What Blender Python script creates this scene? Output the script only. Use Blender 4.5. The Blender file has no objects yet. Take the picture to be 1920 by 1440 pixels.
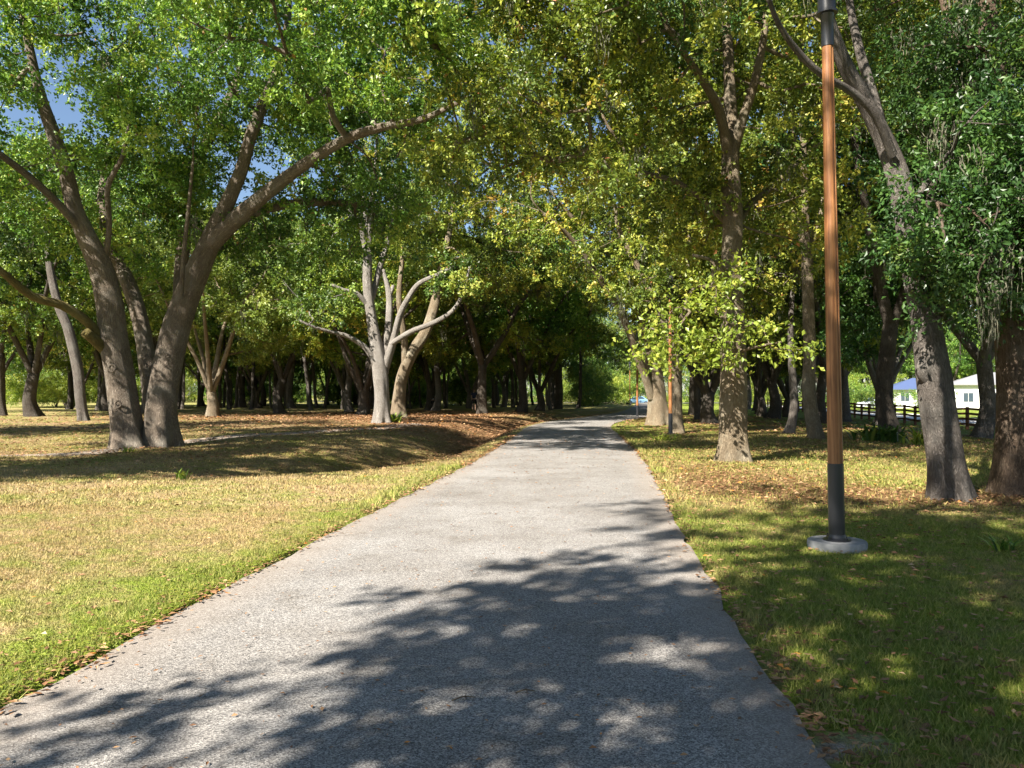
import bpy, math, random
import numpy as np
from mathutils import Vector, Matrix

# ------------------------------------------------------------------ camera, sky, sun, exposure
S = bpy.context.scene
COL = S.collection
F, CX, HY, EYE = 1500.0, 960.0, 738.0, 1.55      # focal length and horizon in photo pixels, eye height
SUN_EL, SUN_AZ = math.radians(40), math.radians(222)
cam_d = bpy.data.cameras.new('camera'); cam = bpy.data.objects.new('camera', cam_d); COL.objects.link(cam)
cam_d.sensor_width = 36; cam_d.lens = 36 * F / 1920; cam_d.clip_end = 2000; cam_d.clip_start = 0.05
cam.location = (0, 0, EYE); cam.rotation_euler = (math.radians(90) + math.atan((HY - 720) / F), 0, 0)
S.camera = cam
w = bpy.data.worlds.new('World'); S.world = w; w.use_nodes = True
nt = w.node_tree; nt.nodes.clear()
sky = nt.nodes.new('ShaderNodeTexSky'); sky.sky_type = 'NISHITA'; sky.sun_disc = False
sky.sun_elevation = SUN_EL; sky.sun_rotation = SUN_AZ; sky.air_density = 0.9; sky.dust_density = 0.5; sky.ozone_density = 1.8
bg = nt.nodes.new('ShaderNodeBackground'); bg.inputs[1].default_value = 0.05
wo = nt.nodes.new('ShaderNodeOutputWorld')
nt.links.new(sky.outputs[0], bg.inputs[0]); nt.links.new(bg.outputs[0], wo.inputs[0])
sd = bpy.data.lights.new('sun', 'SUN'); sd.energy = 5.0; sd.angle = math.radians(0.53); sd.color = (1, 0.93, 0.82)
sun = bpy.data.objects.new('sun', sd); COL.objects.link(sun)
SDIR = Vector((math.sin(SUN_AZ) * math.cos(SUN_EL), math.cos(SUN_AZ) * math.cos(SUN_EL), math.sin(SUN_EL)))
sun.rotation_euler = SDIR.to_track_quat('Z', 'Y').to_euler(); sun.location = (-30, -30, 40)
vs = S.view_settings; vs.view_transform = 'Standard'; vs.look = 'None'; vs.exposure = 1.82; vs.gamma = 1; vs.use_curve_mapping = False
try:
    S.cycles.max_bounces = 6; S.cycles.diffuse_bounces = 3; S.cycles.transmission_bounces = 4
except Exception: pass

rng = np.random.default_rng(7)
random.seed(5)

# ------------------------------------------------------------------ object helpers
def tag(o, label=None, cat=None, group=None, kind=None):
    if label: o['label'] = label
    if cat: o['category'] = cat
    if group: o['group'] = group
    if kind: o['kind'] = kind
    return o
def empty(name, loc=(0, 0, 0), rz=0):
    o = bpy.data.objects.new(name, None); COL.objects.link(o); o.location = loc; o.rotation_euler = (0, 0, rz)
    o.empty_display_size = 0.2
    return o
def mesh_np(name, v, f, smooth=False):
    v = np.asarray(v, np.float32); f = np.asarray(f, np.int32); k = f.shape[1]
    me = bpy.data.meshes.new(name)
    me.vertices.add(len(v)); me.vertices.foreach_set('co', v.ravel())
    me.loops.add(f.size); me.loops.foreach_set('vertex_index', f.ravel())
    me.polygons.add(len(f)); me.polygons.foreach_set('loop_start', np.arange(0, f.size, k, dtype=np.int32))
    me.polygons.foreach_set('use_smooth', np.full(len(f), smooth))
    me.update(calc_edges=True)
    return me
def attr(me, name, data, dom='POINT', typ='FLOAT'):
    a = me.attributes.new(name, typ, dom)
    a.data.foreach_set('vector' if typ == 'FLOAT_VECTOR' else 'value', np.asarray(data, np.float32).ravel())
def obj(name, me, mat=None, parent=None):
    o = bpy.data.objects.new(name, me); COL.objects.link(o)
    if mat is not None and len(me.materials) == 0: me.materials.append(mat)
    if parent is not None: o.parent = parent
    return o
class MB:
    """collects simple shapes into one mesh"""
    def __init__(s): s.v = []; s.f = []
    def add(s, v, f):
        b = len(s.v); s.v += [tuple(p) for p in v]; s.f += [tuple(i + b for i in q) for q in f]; return s
    def box(s, x0, x1, y0, y1, z0, z1):
        v = [(x, y, z) for z in (z0, z1) for y in (y0, y1) for x in (x0, x1)]
        return s.add(v, [(0, 2, 3, 1), (4, 5, 7, 6), (0, 1, 5, 4), (2, 6, 7, 3), (0, 4, 6, 2), (1, 3, 7, 5)])
    def lathe(s, prof, n=24, c=(0, 0), groove=None):
        v = []
        for r, z in prof:
            for i in range(n):
                a = 2 * math.pi * i / n
                rr = r * (groove(a, z) if groove else 1)
                v.append((c[0] + rr * math.cos(a), c[1] + rr * math.sin(a), z))
        f = []
        for j in range(len(prof) - 1):
            for i in range(n):
                a, b = j * n + i, j * n + (i + 1) % n
                f.append((a, b, b + n, a + n))
        f.append(tuple(range(n))[::-1]); m = (len(prof) - 1) * n; f.append(tuple(range(m, m + n)))
        return s.add(v, f)
    def prism(s, prof, y0, y1):
        n = len(prof); v = [(x, y0, z) for x, z in prof] + [(x, y1, z) for x, z in prof]
        return s.add(v, [tuple(range(n)), tuple(range(2 * n - 1, n - 1, -1))] + [(i, i + n, (i + 1) % n + n, (i + 1) % n) for i in range(n)])
    def build(s, name, mat, parent=None, smooth=False, bevel=0):
        me = bpy.data.meshes.new(name); me.from_pydata(s.v, [], s.f); me.update()
        if smooth:
            me.polygons.foreach_set('use_smooth', np.ones(len(me.polygons), bool))
            me.set_sharp_from_angle(angle=math.radians(40))
        o = obj(name, me, mat, parent)
        if bevel:
            b = o.modifiers.new('bevel', 'BEVEL'); b.width = bevel; b.segments = 2; b.limit_method = 'ANGLE'
        return o

# ------------------------------------------------------------------ material helpers
class N:
    def __init__(s, name):
        s.m = bpy.data.materials.new(name); s.m.use_nodes = True; s.t = s.m.node_tree; s.t.nodes.clear()
        s.out = s.t.nodes.new('ShaderNodeOutputMaterial')
    def n(s, typ, **kw):
        x = s.t.nodes.new('ShaderNode' + typ)
        for k, v in kw.items():
            if k.startswith('i_'):
                key = k[2:]
                x.inputs[int(key) if key.isdigit() else key.replace('_', ' ')].default_value = v
            else: setattr(x, k, v)
        return x
    def l(s, a, b): s.t.links.new(a, b)
    def noise(s, vec, scale, detail=3, rough=0.55, dist=0):
        x = s.n('TexNoise'); x.inputs['Scale'].default_value = scale; x.inputs['Detail'].default_value = detail
        x.inputs['Roughness'].default_value = rough; x.inputs['Distortion'].default_value = dist
        if vec is not None: s.l(vec, x.inputs['Vector'])
        return x.outputs['Fac']
    def ramp(s, fac, stops, mode='LINEAR'):
        x = s.n('ValToRGB'); x.color_ramp.interpolation = mode; e = x.color_ramp.elements
        while len(e) < len(stops): e.new(0.5)
        for i, (p, c) in enumerate(stops):
            e[i].position = p; e[i].color = (*c, 1) if len(c) == 3 else c
        s.l(fac, x.inputs['Fac']); return x.outputs['Color']
    def math(s, op, a, b=None, clamp=False):
        x = s.n('Math', operation=op); x.use_clamp = clamp
        for i, q in enumerate((a, b)):
            if q is None: continue
            if isinstance(q, (int, float)): x.inputs[i].default_value = q
            else: s.l(q, x.inputs[i])
        return x.outputs[0]
    def mix(s, fac, a, b, blend='MIX'):
        x = s.n('Mix', data_type='RGBA', blend_type=blend)
        for sock, q in ((x.inputs[0], fac), (x.inputs[6], a), (x.inputs[7], b)):
            if isinstance(q, (int, float)): sock.default_value = q
            elif isinstance(q, tuple): sock.default_value = (*q, 1)
            else: s.l(q, sock)
        return x.outputs[2]
    def bump(s, h, strength=0.5, dist=0.02):
        x = s.n('Bump'); x.inputs['Strength'].default_value = strength; x.inputs['Distance'].default_value = dist
        s.l(h, x.inputs['Height']); return x.outputs[0]
    def attr(s, name, vec=False):
        x = s.n('Attribute', attribute_name=name); return x.outputs['Vector' if vec else 'Fac']
    def bsdf(s, col, rough=0.8, spec=0.3, metal=0, normal=None):
        x = s.n('BsdfPrincipled')
        if isinstance(col, tuple): x.inputs['Base Color'].default_value = (*col, 1)
        else: s.l(col, x.inputs['Base Color'])
        if isinstance(rough, (int, float)): x.inputs['Roughness'].default_value = rough
        else: s.l(rough, x.inputs['Roughness'])
        x.inputs['Specular IOR Level'].default_value = spec; x.inputs['Metallic'].default_value = metal
        if normal is not None: s.l(normal, x.inputs['Normal'])
        return x.outputs[0]
    def done(s, sh): s.l(sh, s.out.inputs['Surface']); return s.m

M = {}
def simple(name, col, rough=0.6, spec=0.3, metal=0, var=0.15, scale=8):
    k = N(name); tc = k.n('TexCoord').outputs['Object']
    f = k.noise(tc, scale, 4); c = k.mix(f, tuple(x * (1 - var) for x in col), tuple(min(1, x * (1 + var)) for x in col))
    M[name] = k.done(k.bsdf(c, rough, spec, metal)); return M[name]

# bark: coordinates follow each limb ('bk' attribute), furrows stretched along it
def bark(name, dark, light, lichen, amt):
    k = N(name); v = k.attr('bk', True)
    big = k.noise(v, 2.2, 3); fine = k.noise(v, 34, 6, 0.7, 0.8)
    rn = k.noise(v, 17, 5, 0.65, 1.6); rid = k.math('SUBTRACT', 1.0, k.math('MULTIPLY', k.math('ABSOLUTE', k.math('SUBTRACT', rn, 0.5)), 5.0), True)
    h = k.math('ADD', k.math('MULTIPLY', k.math('SUBTRACT', 1.0, rid), 0.55), k.math('MULTIPLY', fine, 0.65))
    c = k.ramp(h, [(0.25, dark), (0.75, light)])
    pf = k.ramp(k.noise(k.n('TexCoord').outputs['Object'], 1.6, 5, 0.65), [(0.48, (0, 0, 0)), (0.66, (1, 1, 1))])
    c = k.mix(k.math('MULTIPLY', pf, amt), c, lichen)
    c = k.mix(k.math('MULTIPLY', big, 0.55), c, tuple(x * 0.62 for x in dark))
    M[name] = k.done(k.bsdf(c, 0.92, 0.15, normal=k.bump(h, 1.0, 0.06)))
bark('bark_oak', (0.125, 0.098, 0.075), (0.42, 0.35, 0.28), (0.36, 0.34, 0.29), 0.55)
bark('bark_grey', (0.085, 0.073, 0.064), (0.28, 0.245, 0.215), (0.30, 0.29, 0.26), 0.4)
bark('bark_pale', (0.20, 0.178, 0.156), (0.46, 0.425, 0.385), (0.46, 0.435, 0.40), 0.6)
bark('bark_brown', (0.095, 0.066, 0.047), (0.31, 0.225, 0.16), (0.36, 0.31, 0.25), 0.4)
bark('bark_mossy_sunlit', (0.13, 0.10, 0.04), (0.30, 0.25, 0.09), (0.34, 0.32, 0.14), 0.7)  # moss colour with the yellow sunlight on the low limb mixed in
bark('bark_tan', (0.17, 0.13, 0.085), (0.37, 0.30, 0.21), (0.44, 0.41, 0.32), 0.5)
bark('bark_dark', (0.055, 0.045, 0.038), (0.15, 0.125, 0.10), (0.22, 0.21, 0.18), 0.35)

def leafmat(name, stops, trans=0.30, val=0.16):
    k = N(name); c = k.ramp(k.attr('lv'), stops)
    oi = k.n('ObjectInfo').outputs['Random']
    hs = k.n('HueSaturation'); k.l(c, hs.inputs['Color'])
    k.l(k.math('ADD', k.math('MULTIPLY', oi, 2 * val), 1 - val), hs.inputs['Value'])
    k.l(k.math('ADD', k.math('MULTIPLY', oi, 0.02), 0.49), hs.inputs['Hue'])
    c = hs.outputs[0]
    b = k.bsdf(c, 0.42, 0.42)
    tr = k.n('BsdfTranslucent'); k.l(k.mix(1.0, c, (1.25, 1.3, 0.55), 'MULTIPLY'), tr.inputs[0])
    mx = k.n('MixShader'); mx.inputs[0].default_value = trans; k.l(b, mx.inputs[1]); k.l(tr.outputs[0], mx.inputs[2])
    M[name] = k.done(mx.outputs[0])
leafmat('leaf_oak', [(0, (0.034, 0.072, 0.013)), (0.38, (0.092, 0.18, 0.032)), (0.62, (0.21, 0.32, 0.055)), (0.96, (0.38, 0.43, 0.085)), (1, (0.30, 0.18, 0.06))])
leafmat('leaf_mixed', [(0, (0.040, 0.068, 0.013)), (0.36, (0.125, 0.19, 0.030)), (0.62, (0.29, 0.335, 0.05)), (0.92, (0.45, 0.40, 0.068)), (1, (0.34, 0.15, 0.05))])
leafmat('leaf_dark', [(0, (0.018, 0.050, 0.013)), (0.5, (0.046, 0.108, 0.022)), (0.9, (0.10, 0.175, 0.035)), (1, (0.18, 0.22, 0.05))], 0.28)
leafmat('leaf_bright', [(0, (0.12, 0.19, 0.028)), (0.6, (0.27, 0.34, 0.05)), (1, (0.42, 0.40, 0.08))], 0.36)
leafmat('leaf_sunlit', [(0, (0.07, 0.13, 0.026)), (0.45, (0.19, 0.27, 0.055)), (0.75, (0.31, 0.38, 0.09)), (1, (0.44, 0.46, 0.14))], 0.34)  # oak leaf lightened, sunlight on the clearing crowns put into the colour
k = N('moss'); M['moss'] = k.done(k.bsdf(k.ramp(k.attr('lv'), [(0, (0.065, 0.068, 0.045)), (1, (0.165, 0.16, 0.115))]), 0.95, 0.1))

# ------------------------------------------------------------------ terrain
def catmull(P, n=12):
    P = np.asarray(P, float); Q = np.vstack([2 * P[0] - P[1], P, 2 * P[-1] - P[-2]]); out = []
    for i in range(1, len(Q) - 2):
        p0, p1, p2, p3 = Q[i - 1:i + 3]
        for t in np.linspace(0, 1, n, endpoint=False):
            out.append(0.5 * (2 * p1 + (p2 - p0) * t + (2 * p0 - 5 * p1 + 4 * p2 - p3) * t * t + (3 * p1 - p0 - 3 * p2 + p3) * t ** 3))
    out.append(Q[-2]); return np.array(out)
def sstep(a, b, x): t = np.clip((x - a) / (b - a), 0, 1); return t * t * (3 - 2 * t)
PATH = catmull([(-2.6, -60), (-1.9, -25), (-1.2, -8), (-0.9, -2), (-0.56, 3.86), (-0.06, 8.87), (1.15, 19), (2.15, 31), (2.75, 38), (4.3, 45.5), (6.9, 53), (10.9, 67), (16, 93), (20.5, 120), (24, 141)], 8)
HALF = 1.93
def poly_dist(x, y, P):
    """distance to polyline and signed side (+ right)"""
    x = np.asarray(x, float).ravel(); y = np.asarray(y, float).ravel()
    best = np.full(len(x), 1e9); side = np.zeros(len(x)); 
    for a, b in zip(P[:-1], P[1:]):
        d = b - a; L = d @ d
        t = np.clip(((x - a[0]) * d[0] + (y - a[1]) * d[1]) / L, 0, 1)
        ex = x - a[0] - t * d[0]; ey = y - a[1] - t * d[1]; q = np.hypot(ex, ey); m = q < best
        best[m] = q[m]; side[m] = np.sign(d[1] * ex - d[0] * ey)[m]
    return best, side
SWALE = catmull([(-8.5, 14.5), (-5.6, 17), (-3.3, 20), (-1.75, 28), (-1.0, 36), (0.6, 45), (3.6, 54), (8, 68), (11, 80)], 5)
TRAIL = catmull([(-26, 17.5), (-16, 19.2), (-12.2, 20.2), (-10.9, 20.9), (-10.2, 24.8), (-6.4, 30), (-4.4, 37)], 5)
def hills(x, y):
    return 0.035 * np.sin(x * 0.45 + 1) * np.cos(y * 0.37) + 0.02 * np.sin(x * 1.1 + y * 0.9) + 0.012 * np.sin(x * 2.3 - y * 1.7)
def terrain(x, y):
    x = np.asarray(x, float); sh = x.shape; x = x.ravel(); y = np.asarray(y, float).ravel()
    d, sd_ = poly_dist(x, y, PATH); e = d - HALF
    w_, _ = poly_dist(x, y, SWALE)
    z = hills(x, y) * sstep(0.1, 2.5, e)
    fade = sstep(-9, -4.5, x + 0 * y) * sstep(13, 19, y) * (1 - sstep(60, 80, y))
    z = z - 0.5 * np.exp(-(w_ / 1.35) ** 2) * fade * sstep(0.1, 1.4, e)
    z = z + 0.18 * sstep(2, 6, e) * (sd_ < 0) * sstep(20, 30, y) * (1 - sstep(60, 90, y))
    z = z - 0.42 * sstep(13, 24, x) * sstep(15, 30, y)
    z = np.where(e < 0, -0.035, z + 0.012 * sstep(0, 0.12, e) - 0.01)
    return z.reshape(sh)
def tz(x, y): return float(terrain(np.array([x]), np.array([y]))[0])
def P(px, py, Z): return Vector(((px - CX) / F * Z, Z, EYE + (HY - py) / F * Z))
def masks(x, y):
    """how green, how littered with leaves, how bare each spot is"""
    d, s_ = poly_dist(x, y, PATH); e = d - HALF; left = s_ < 0
    g = np.where(left, -0.10 + 0.62 * np.exp(-(e / 0.7) ** 2) + 0.16 * (1 - sstep(6, 10, y)), 0.42 + 0.2 * (1 - sstep(9, 11, y)))
    g = np.where(left & (y > 17), 0.06, g)
    g = g + 0.25 * sstep(26, 40, y) * (~left) + 0.15 * sstep(70, 90, y)
    blob = lambda cx, cy, rx, ry: np.exp(-(((x - cx) / rx) ** 2 + ((y - cy) / ry) ** 2))
    li = 0.95 * blob(3.8, 14.5, 2.2, 3.4) + 0.8 * blob(7.3, 11.3, 2.4, 1.1) + 0.85 * blob(5.5, 12.3, 2.0, 1.3) + 0.6 * blob(8, 22, 5, 6) * 0.7
    li = li + 0.9 * blob(-3, 42, 5, 13) * (left) + 0.5 * blob(-9, 60, 12, 18) + 0.35 * blob(-12, 50, 9, 4) + 0.5 * blob(-9, 20.5, 9, 3.2) + 0.45 * blob(-14, 32, 12, 8) + 0.5 * blob(-10, 44, 14, 5) + 0.4 * blob(13, 30, 6, 9) + 0.4 * blob(10, 45, 4, 10)
    w_, _ = poly_dist(x, y, SWALE); li = li + 0.55 * np.exp(-(w_ / 0.9) ** 2) * left * sstep(14, 18, y)
    li = li * sstep(-0.05, 0.5, e)
    t_, _ = poly_dist(x, y, TRAIL); di = np.exp(-(t_ / 0.55) ** 2) * 1.1
    di = np.maximum(di, blob(1.46, 3.60, 0.27, 0.12) * 1.5)
    li = li * (1 - np.clip(blob(1.46, 3.6, .4, .2) * 1.5, 0, 1))
    for cx, cy, r in ((-10.3, 22.4, 1.1), (6.4, 11.8, 0.6), (7.6, 12.2, 0.9), (5.1, 18.2, 0.7), (-6.2, 37.4, 0.9)): li = np.maximum(li, 0.75 * blob(cx, cy, r, r))
    return g, np.clip(li, 0, 1), np.clip(di, 0, 1), e
def ground_color(k):
    pos = k.n('NewGeometry').outputs['Position']
    n1 = k.noise(pos, 0.55, 5, 0.6); n2 = k.noise(pos, 4.5, 4, 0.6); n3 = k.noise(pos, 38, 3, 0.6)
    f = k.math('ADD', k.math('ADD', k.math('MULTIPLY', k.math('SUBTRACT', n1, 0.5), 2.6), k.math('MULTIPLY', k.math('SUBTRACT', n2, 0.5), 2.0)), k.math('ADD', k.attr('green'), 0.3), True)
    tan = k.mix(k.math('ADD', k.math('MULTIPLY', k.math('SUBTRACT', n3, .5), 1.8), .5, True), (0.25, 0.18, 0.09), (0.58, 0.43, 0.25))
    grn = k.mix(n2, (0.115, 0.175, 0.028), (0.29, 0.36, 0.05))
    c = k.mix(f, tan, grn)
    lit = k.mix(k.math('ADD', k.math('MULTIPLY', k.math('SUBTRACT', n3, .5), 2.2), .45, True), (0.075, 0.034, 0.018), (0.36, 0.20, 0.10))
    lf = k.math('MULTIPLY', k.attr('litter'), k.math('ADD', k.math('MULTIPLY', n2, 1.2), 0.25), True)
    c = k.mix(lf, c, lit)
    dr = k.mix(n3, (0.30, 0.24, 0.19), (0.52, 0.44, 0.37))
    df = k.ramp(k.math('ADD', k.attr('dirt'), k.math('MULTIPLY', k.math('SUBTRACT', n2, 0.5), 0.7)), [(0.35, (0, 0, 0)), (0.6, (1, 1, 1))])
    c = k.mix(df, c, dr); n5 = k.noise(pos, 11, 5, 0.7)
    c = k.mix(1.0, c, k.ramp(n5, [(.3, (.55, .52, .48)), (.5, (.95, .95, .95)), (.7, (1.15, 1.12, 1.08))]), 'MULTIPLY')
    return c, k.math('ADD', n3, n2)
k = N('lawn'); c, h = ground_color(k); M['lawn'] = k.done(k.bsdf(c, 0.95, 0.1, normal=k.bump(h, 1.0, 0.06)))
k = N('grass_blade'); c, h = ground_color(k)
r_ = k.attr('lv'); c = k.mix(k.math('MULTIPLY', r_, 0.4), c, (0.54, 0.44, 0.20)); c = k.mix(1.0, c, k.ramp(r_, [(0, (0.62, 0.7, 0.6)), (1, (1.2, 1.15, 1.0))]), 'MULTIPLY')
b_ = k.bsdf(c, 0.6, 0.25); tr = k.n('BsdfTranslucent'); k.l(c, tr.inputs[0]); mx = k.n('MixShader'); mx.inputs[0].default_value = 0.3
k.l(b_, mx.inputs[1]); k.l(tr.outputs[0], mx.inputs[2]); M['grass_blade'] = k.done(mx.outputs[0])
k = N('fallen_leaf'); c = k.ramp(k.attr('lv'), [(0, (0.09, 0.042, 0.022)), (0.4, (0.21, 0.105, 0.05)), (0.75, (0.37, 0.22, 0.11)), (0.93, (0.46, 0.31, 0.17)), (1, (0.5, 0.20, 0.04))])
M['fallen_leaf'] = k.done(k.bsdf(c, 0.65, 0.3))

def axis(stops):
    out = []
    for a, b, st in stops: out += list(np.arange(a, b, st))
    out.append(stops[-1][1]); return np.array(out)
gx = axis([(-420, -120, 30), (-120, -40, 5), (-40, -14, 1.0), (-14, 10, 0.22), (10, 30, 0.7), (30, 100, 4), (100, 420, 32)])
gy = axis([(-90, -10, 8), (-10, 2, 1.0), (2, 34, 0.25), (34, 90, 0.7), (90, 160, 3), (160, 640, 40)])
GX, GY = np.meshgrid(gx, gy); GZ = terrain(GX, GY)
nx, ny = len(gx), len(gy); idx = np.arange(nx * ny).reshape(ny, nx)
me = mesh_np('ground', np.stack([GX.ravel(), GY.ravel(), GZ.ravel()], 1), np.stack([idx[:-1, :-1].ravel(), idx[:-1, 1:].ravel(), idx[1:, 1:].ravel(), idx[1:, :-1].ravel()], 1), True)
g_, l_, d_, e_ = masks(GX.ravel(), GY.ravel()); attr(me, 'green', g_); attr(me, 'litter', l_); attr(me, 'dirt', d_)
tag(obj('ground', me, M['lawn']), 'lawn and leaf-strewn woodland ground with a shallow swale', kind='structure')

# asphalt path: a ribbon with ragged edges
k = N('asphalt'); pos = k.n('NewGeometry').outputs['Position']
vo = k.n('TexVoronoi'); vo.inputs['Scale'].default_value = 150; k.l(pos, vo.inputs['Vector'])
sep = k.n('SeparateColor'); k.l(vo.outputs['Color'], sep.inputs[0])
gr = k.ramp(sep.outputs[0], [(0.0, (0.085, 0.082, 0.082)), (0.35, (0.19, 0.182, 0.175)), (0.7, (0.315, 0.302, 0.287)), (1, (0.46, 0.443, 0.418))])
gr = k.mix(k.ramp(k.noise(pos, 0.55, 6, 0.7), [(.35, (0, 0, 0)), (.7, (1, 1, 1))]), gr, k.mix(1.0, gr, (0.66, 0.63, 0.60), 'MULTIPLY'))
gr = k.mix(k.ramp(k.noise(pos, 2.2, 6, 0.75), [(.55, (0, 0, 0)), (.72, (.6, .6, .6))]), gr, k.mix(1.0, gr, (0.7, 0.66, 0.6), 'MULTIPLY'))
dd = k.ramp(k.noise(pos, 9, 5, 0.7), [(0.62, (0, 0, 0)), (0.75, (1, 1, 1))]); gr = k.mix(k.math('MULTIPLY', dd, 0.25), gr, (0.20, 0.165, 0.13))
edge = k.attr('edge'); gr = k.mix(k.math('MULTIPLY', edge, 0.6), gr, (0.27, 0.225, 0.185))
M['asphalt'] = k.done(k.bsdf(gr, 0.88, 0.2, normal=k.bump(vo.outputs['Distance'], 0.5, 0.006)))
def ribbon(name, line, half, z, mat, label, step=0.3, jag=0.03, ncross=9):
    L = catmull(line, 40) if len(line) < 30 else line
    seg = np.r_[0, np.cumsum(np.hypot(*np.diff(L, axis=0).T))]; ss = np.arange(0, seg[-1], step)
    C = np.stack([np.interp(ss, seg, L[:, 0]), np.interp(ss, seg, L[:, 1])], 1); T = np.gradient(C, axis=0); T /= np.linalg.norm(T, axis=1)[:, None]
    nrm = np.stack([T[:, 1], -T[:, 0]], 1); rows = []; ed = []
    jl = jag * (np.sin(ss * 1.7) * .35 + np.sin(ss * 4.1 + 1) * 0.4 + rng.normal(0, 0.5, len(ss))); jr = jag * (np.sin(ss * 1.3 + 2) * .35 + np.sin(ss * 5.2) * 0.4 + rng.normal(0, 0.5, len(ss)))
    for u in np.linspace(-1, 1, ncross):
        o_ = u * half + np.where(u < -0.99, jl, np.where(u > 0.99, jr, 0)); q = C + nrm * o_[:, None]
        zz = z + 0.02 * (1 - u * u) if z is not None else terrain(q[:, 0], q[:, 1]) + 0.03
        rows.append(np.c_[q, np.broadcast_to(zz, len(q))]); ed.append(np.full(len(q), max(0, abs(u) - 0.75) / 0.25))
    V = np.stack(rows, 1).reshape(-1, 3); n, m = len(ss), ncross; ii = np.arange(n * m).reshape(n, m)
    me = mesh_np(name, V, np.stack([ii[:-1, :-1].ravel(), ii[:-1, 1:].ravel(), ii[1:, 1:].ravel(), ii[1:, :-1].ravel()], 1), True)
    attr(me, 'edge', np.stack(ed, 1).ravel())
    return tag(obj(name, me, mat), label, kind='structure')
ribbon('path', PATH, HALF, 0.0, M['asphalt'], 'pale grey asphalt path curving right between the trees')
ribbon('crossing_path', np.array([(-40, 150), (-10, 139), (10, 133), (30, 131), (70, 134)]), 2.2, 0.03, M['asphalt'], 'sunlit pale path crossing beyond the bend', 1.0, 0.05, 5)
k = N('concrete_lane'); pos = k.n('NewGeometry').outputs['Position']
M['lane'] = k.done(k.bsdf(k.mix(k.noise(pos, 1.2, 5, 0.7), (0.55, 0.53, 0.49), (0.72, 0.70, 0.66)), 0.9, 0.2))
ribbon('lane', np.array([(26.5, -20), (28.6, 30), (32.5, 60), (40, 110), (44, 150)]), 3.0, None, M['lane'], 'pale concrete lane running along the far side of the fence', 1.0, 0.06, 5)

# ------------------------------------------------------------------ tree building blocks
class Tubes:
    def __init__(s): s.v = []; s.f = []; s.b = []; s.n = 0
    def tube(s, pts, rad, n=8, step=None, rough=0.0, flare=0, ph=0):
        pts = np.asarray(pts, float); rad = np.asarray(rad, float)
        if len(pts) > 2 or step:
            m = max(3, int(8 if not step else np.linalg.norm(np.diff(pts, axis=0), axis=1).mean() / step))
            A = catmull(np.c_[pts, rad], m); pts, rad = A[:, :3], np.maximum(A[:, 3], 0.003)
        T = np.gradient(pts, axis=0); T /= np.maximum(np.linalg.norm(T, axis=1), 1e-9)[:, None]
        nn = np.cross(T[0], (0.3, 1, 0.1)); nn /= np.linalg.norm(nn); L = np.r_[0, np.cumsum(np.linalg.norm(np.diff(pts, axis=0), axis=1))]
        th = np.linspace(0, 2 * np.pi, n, endpoint=False); V = []; B = []
        for i in range(len(pts)):
            nn = nn - T[i] * (nn @ T[i]); nn /= np.linalg.norm(nn); bb = np.cross(T[i], nn)
            r = np.full(n, rad[i]); a = L[i]
            if rough:
                r = r * (1 + rough * (np.sin(2 * th + ph + 0.5 * a) * 0.7 + np.sin(3 * th + 1.7 * ph + 1.1 * a) * 0.6 + 0.45 * np.sin(7 * th + 3 * ph - 0.8 * a) + 0.3 * np.sin(5 * th + 3.1 * a + ph)))
            if flare:
                fl = math.exp(-a / (rad[0] * 1.25)); r = r * (1 + flare * fl * (0.75 + 0.55 * np.cos(5 * th + ph) + 0.25 * np.cos(3 * th + 2 * ph)))
            V.append(pts[i] + r[:, None] * (np.cos(th)[:, None] * nn + np.sin(th)[:, None] * bb))
            B.append(np.c_[np.cos(th) * rad[i] + ph, np.sin(th) * rad[i], np.full(n, a * 0.27 + ph * 3)])
        m = len(pts); ii = np.arange(m * n).reshape(m, n) + s.n; jj = np.roll(ii, -1, 1)
        s.f.append(np.stack([ii[:-1].ravel(), jj[:-1].ravel(), jj[1:].ravel(), ii[1:].ravel()], 1))
        s.v.append(np.concatenate(V)); s.b.append(np.concatenate(B)); s.n += m * n
        # closing cap
        s.v.append(pts[-1:] + T[-1:] * rad[-1] * 0.4); s.b.append(B[-1][:1]); e = s.n; s.n += 1
        s.f.append(np.stack([ii[-1], jj[-1], np.full(n, e), np.full(n, e)], 1)[:, [0, 1, 2, 2]])
    def mesh(s, name):
        f = np.concatenate(s.f); v = np.concatenate(s.v)
        quads = f[f[:, 2] != f[:, 3]]; tris = f[f[:, 2] == f[:, 3]][:, :3]
        me = bpy.data.meshes.new(name)
        me.vertices.add(len(v)); me.vertices.foreach_set('co', v.astype(np.float32).ravel())
        loops = np.concatenate([quads.ravel(), tris.ravel()]).astype(np.int32); me.loops.add(len(loops)); me.loops.foreach_set('vertex_index', loops)
        st = np.concatenate([np.arange(len(quads)) * 4, len(quads) * 4 + np.arange(len(tris)) * 3]).astype(np.int32)
        me.polygons.add(len(st)); me.polygons.foreach_set('loop_start', st); me.polygons.foreach_set('use_smooth', np.ones(len(st), bool))
        me.update(calc_edges=True); attr(me, 'bk', np.concatenate(s.b), 'POINT', 'FLOAT_VECTOR'); return me

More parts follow.
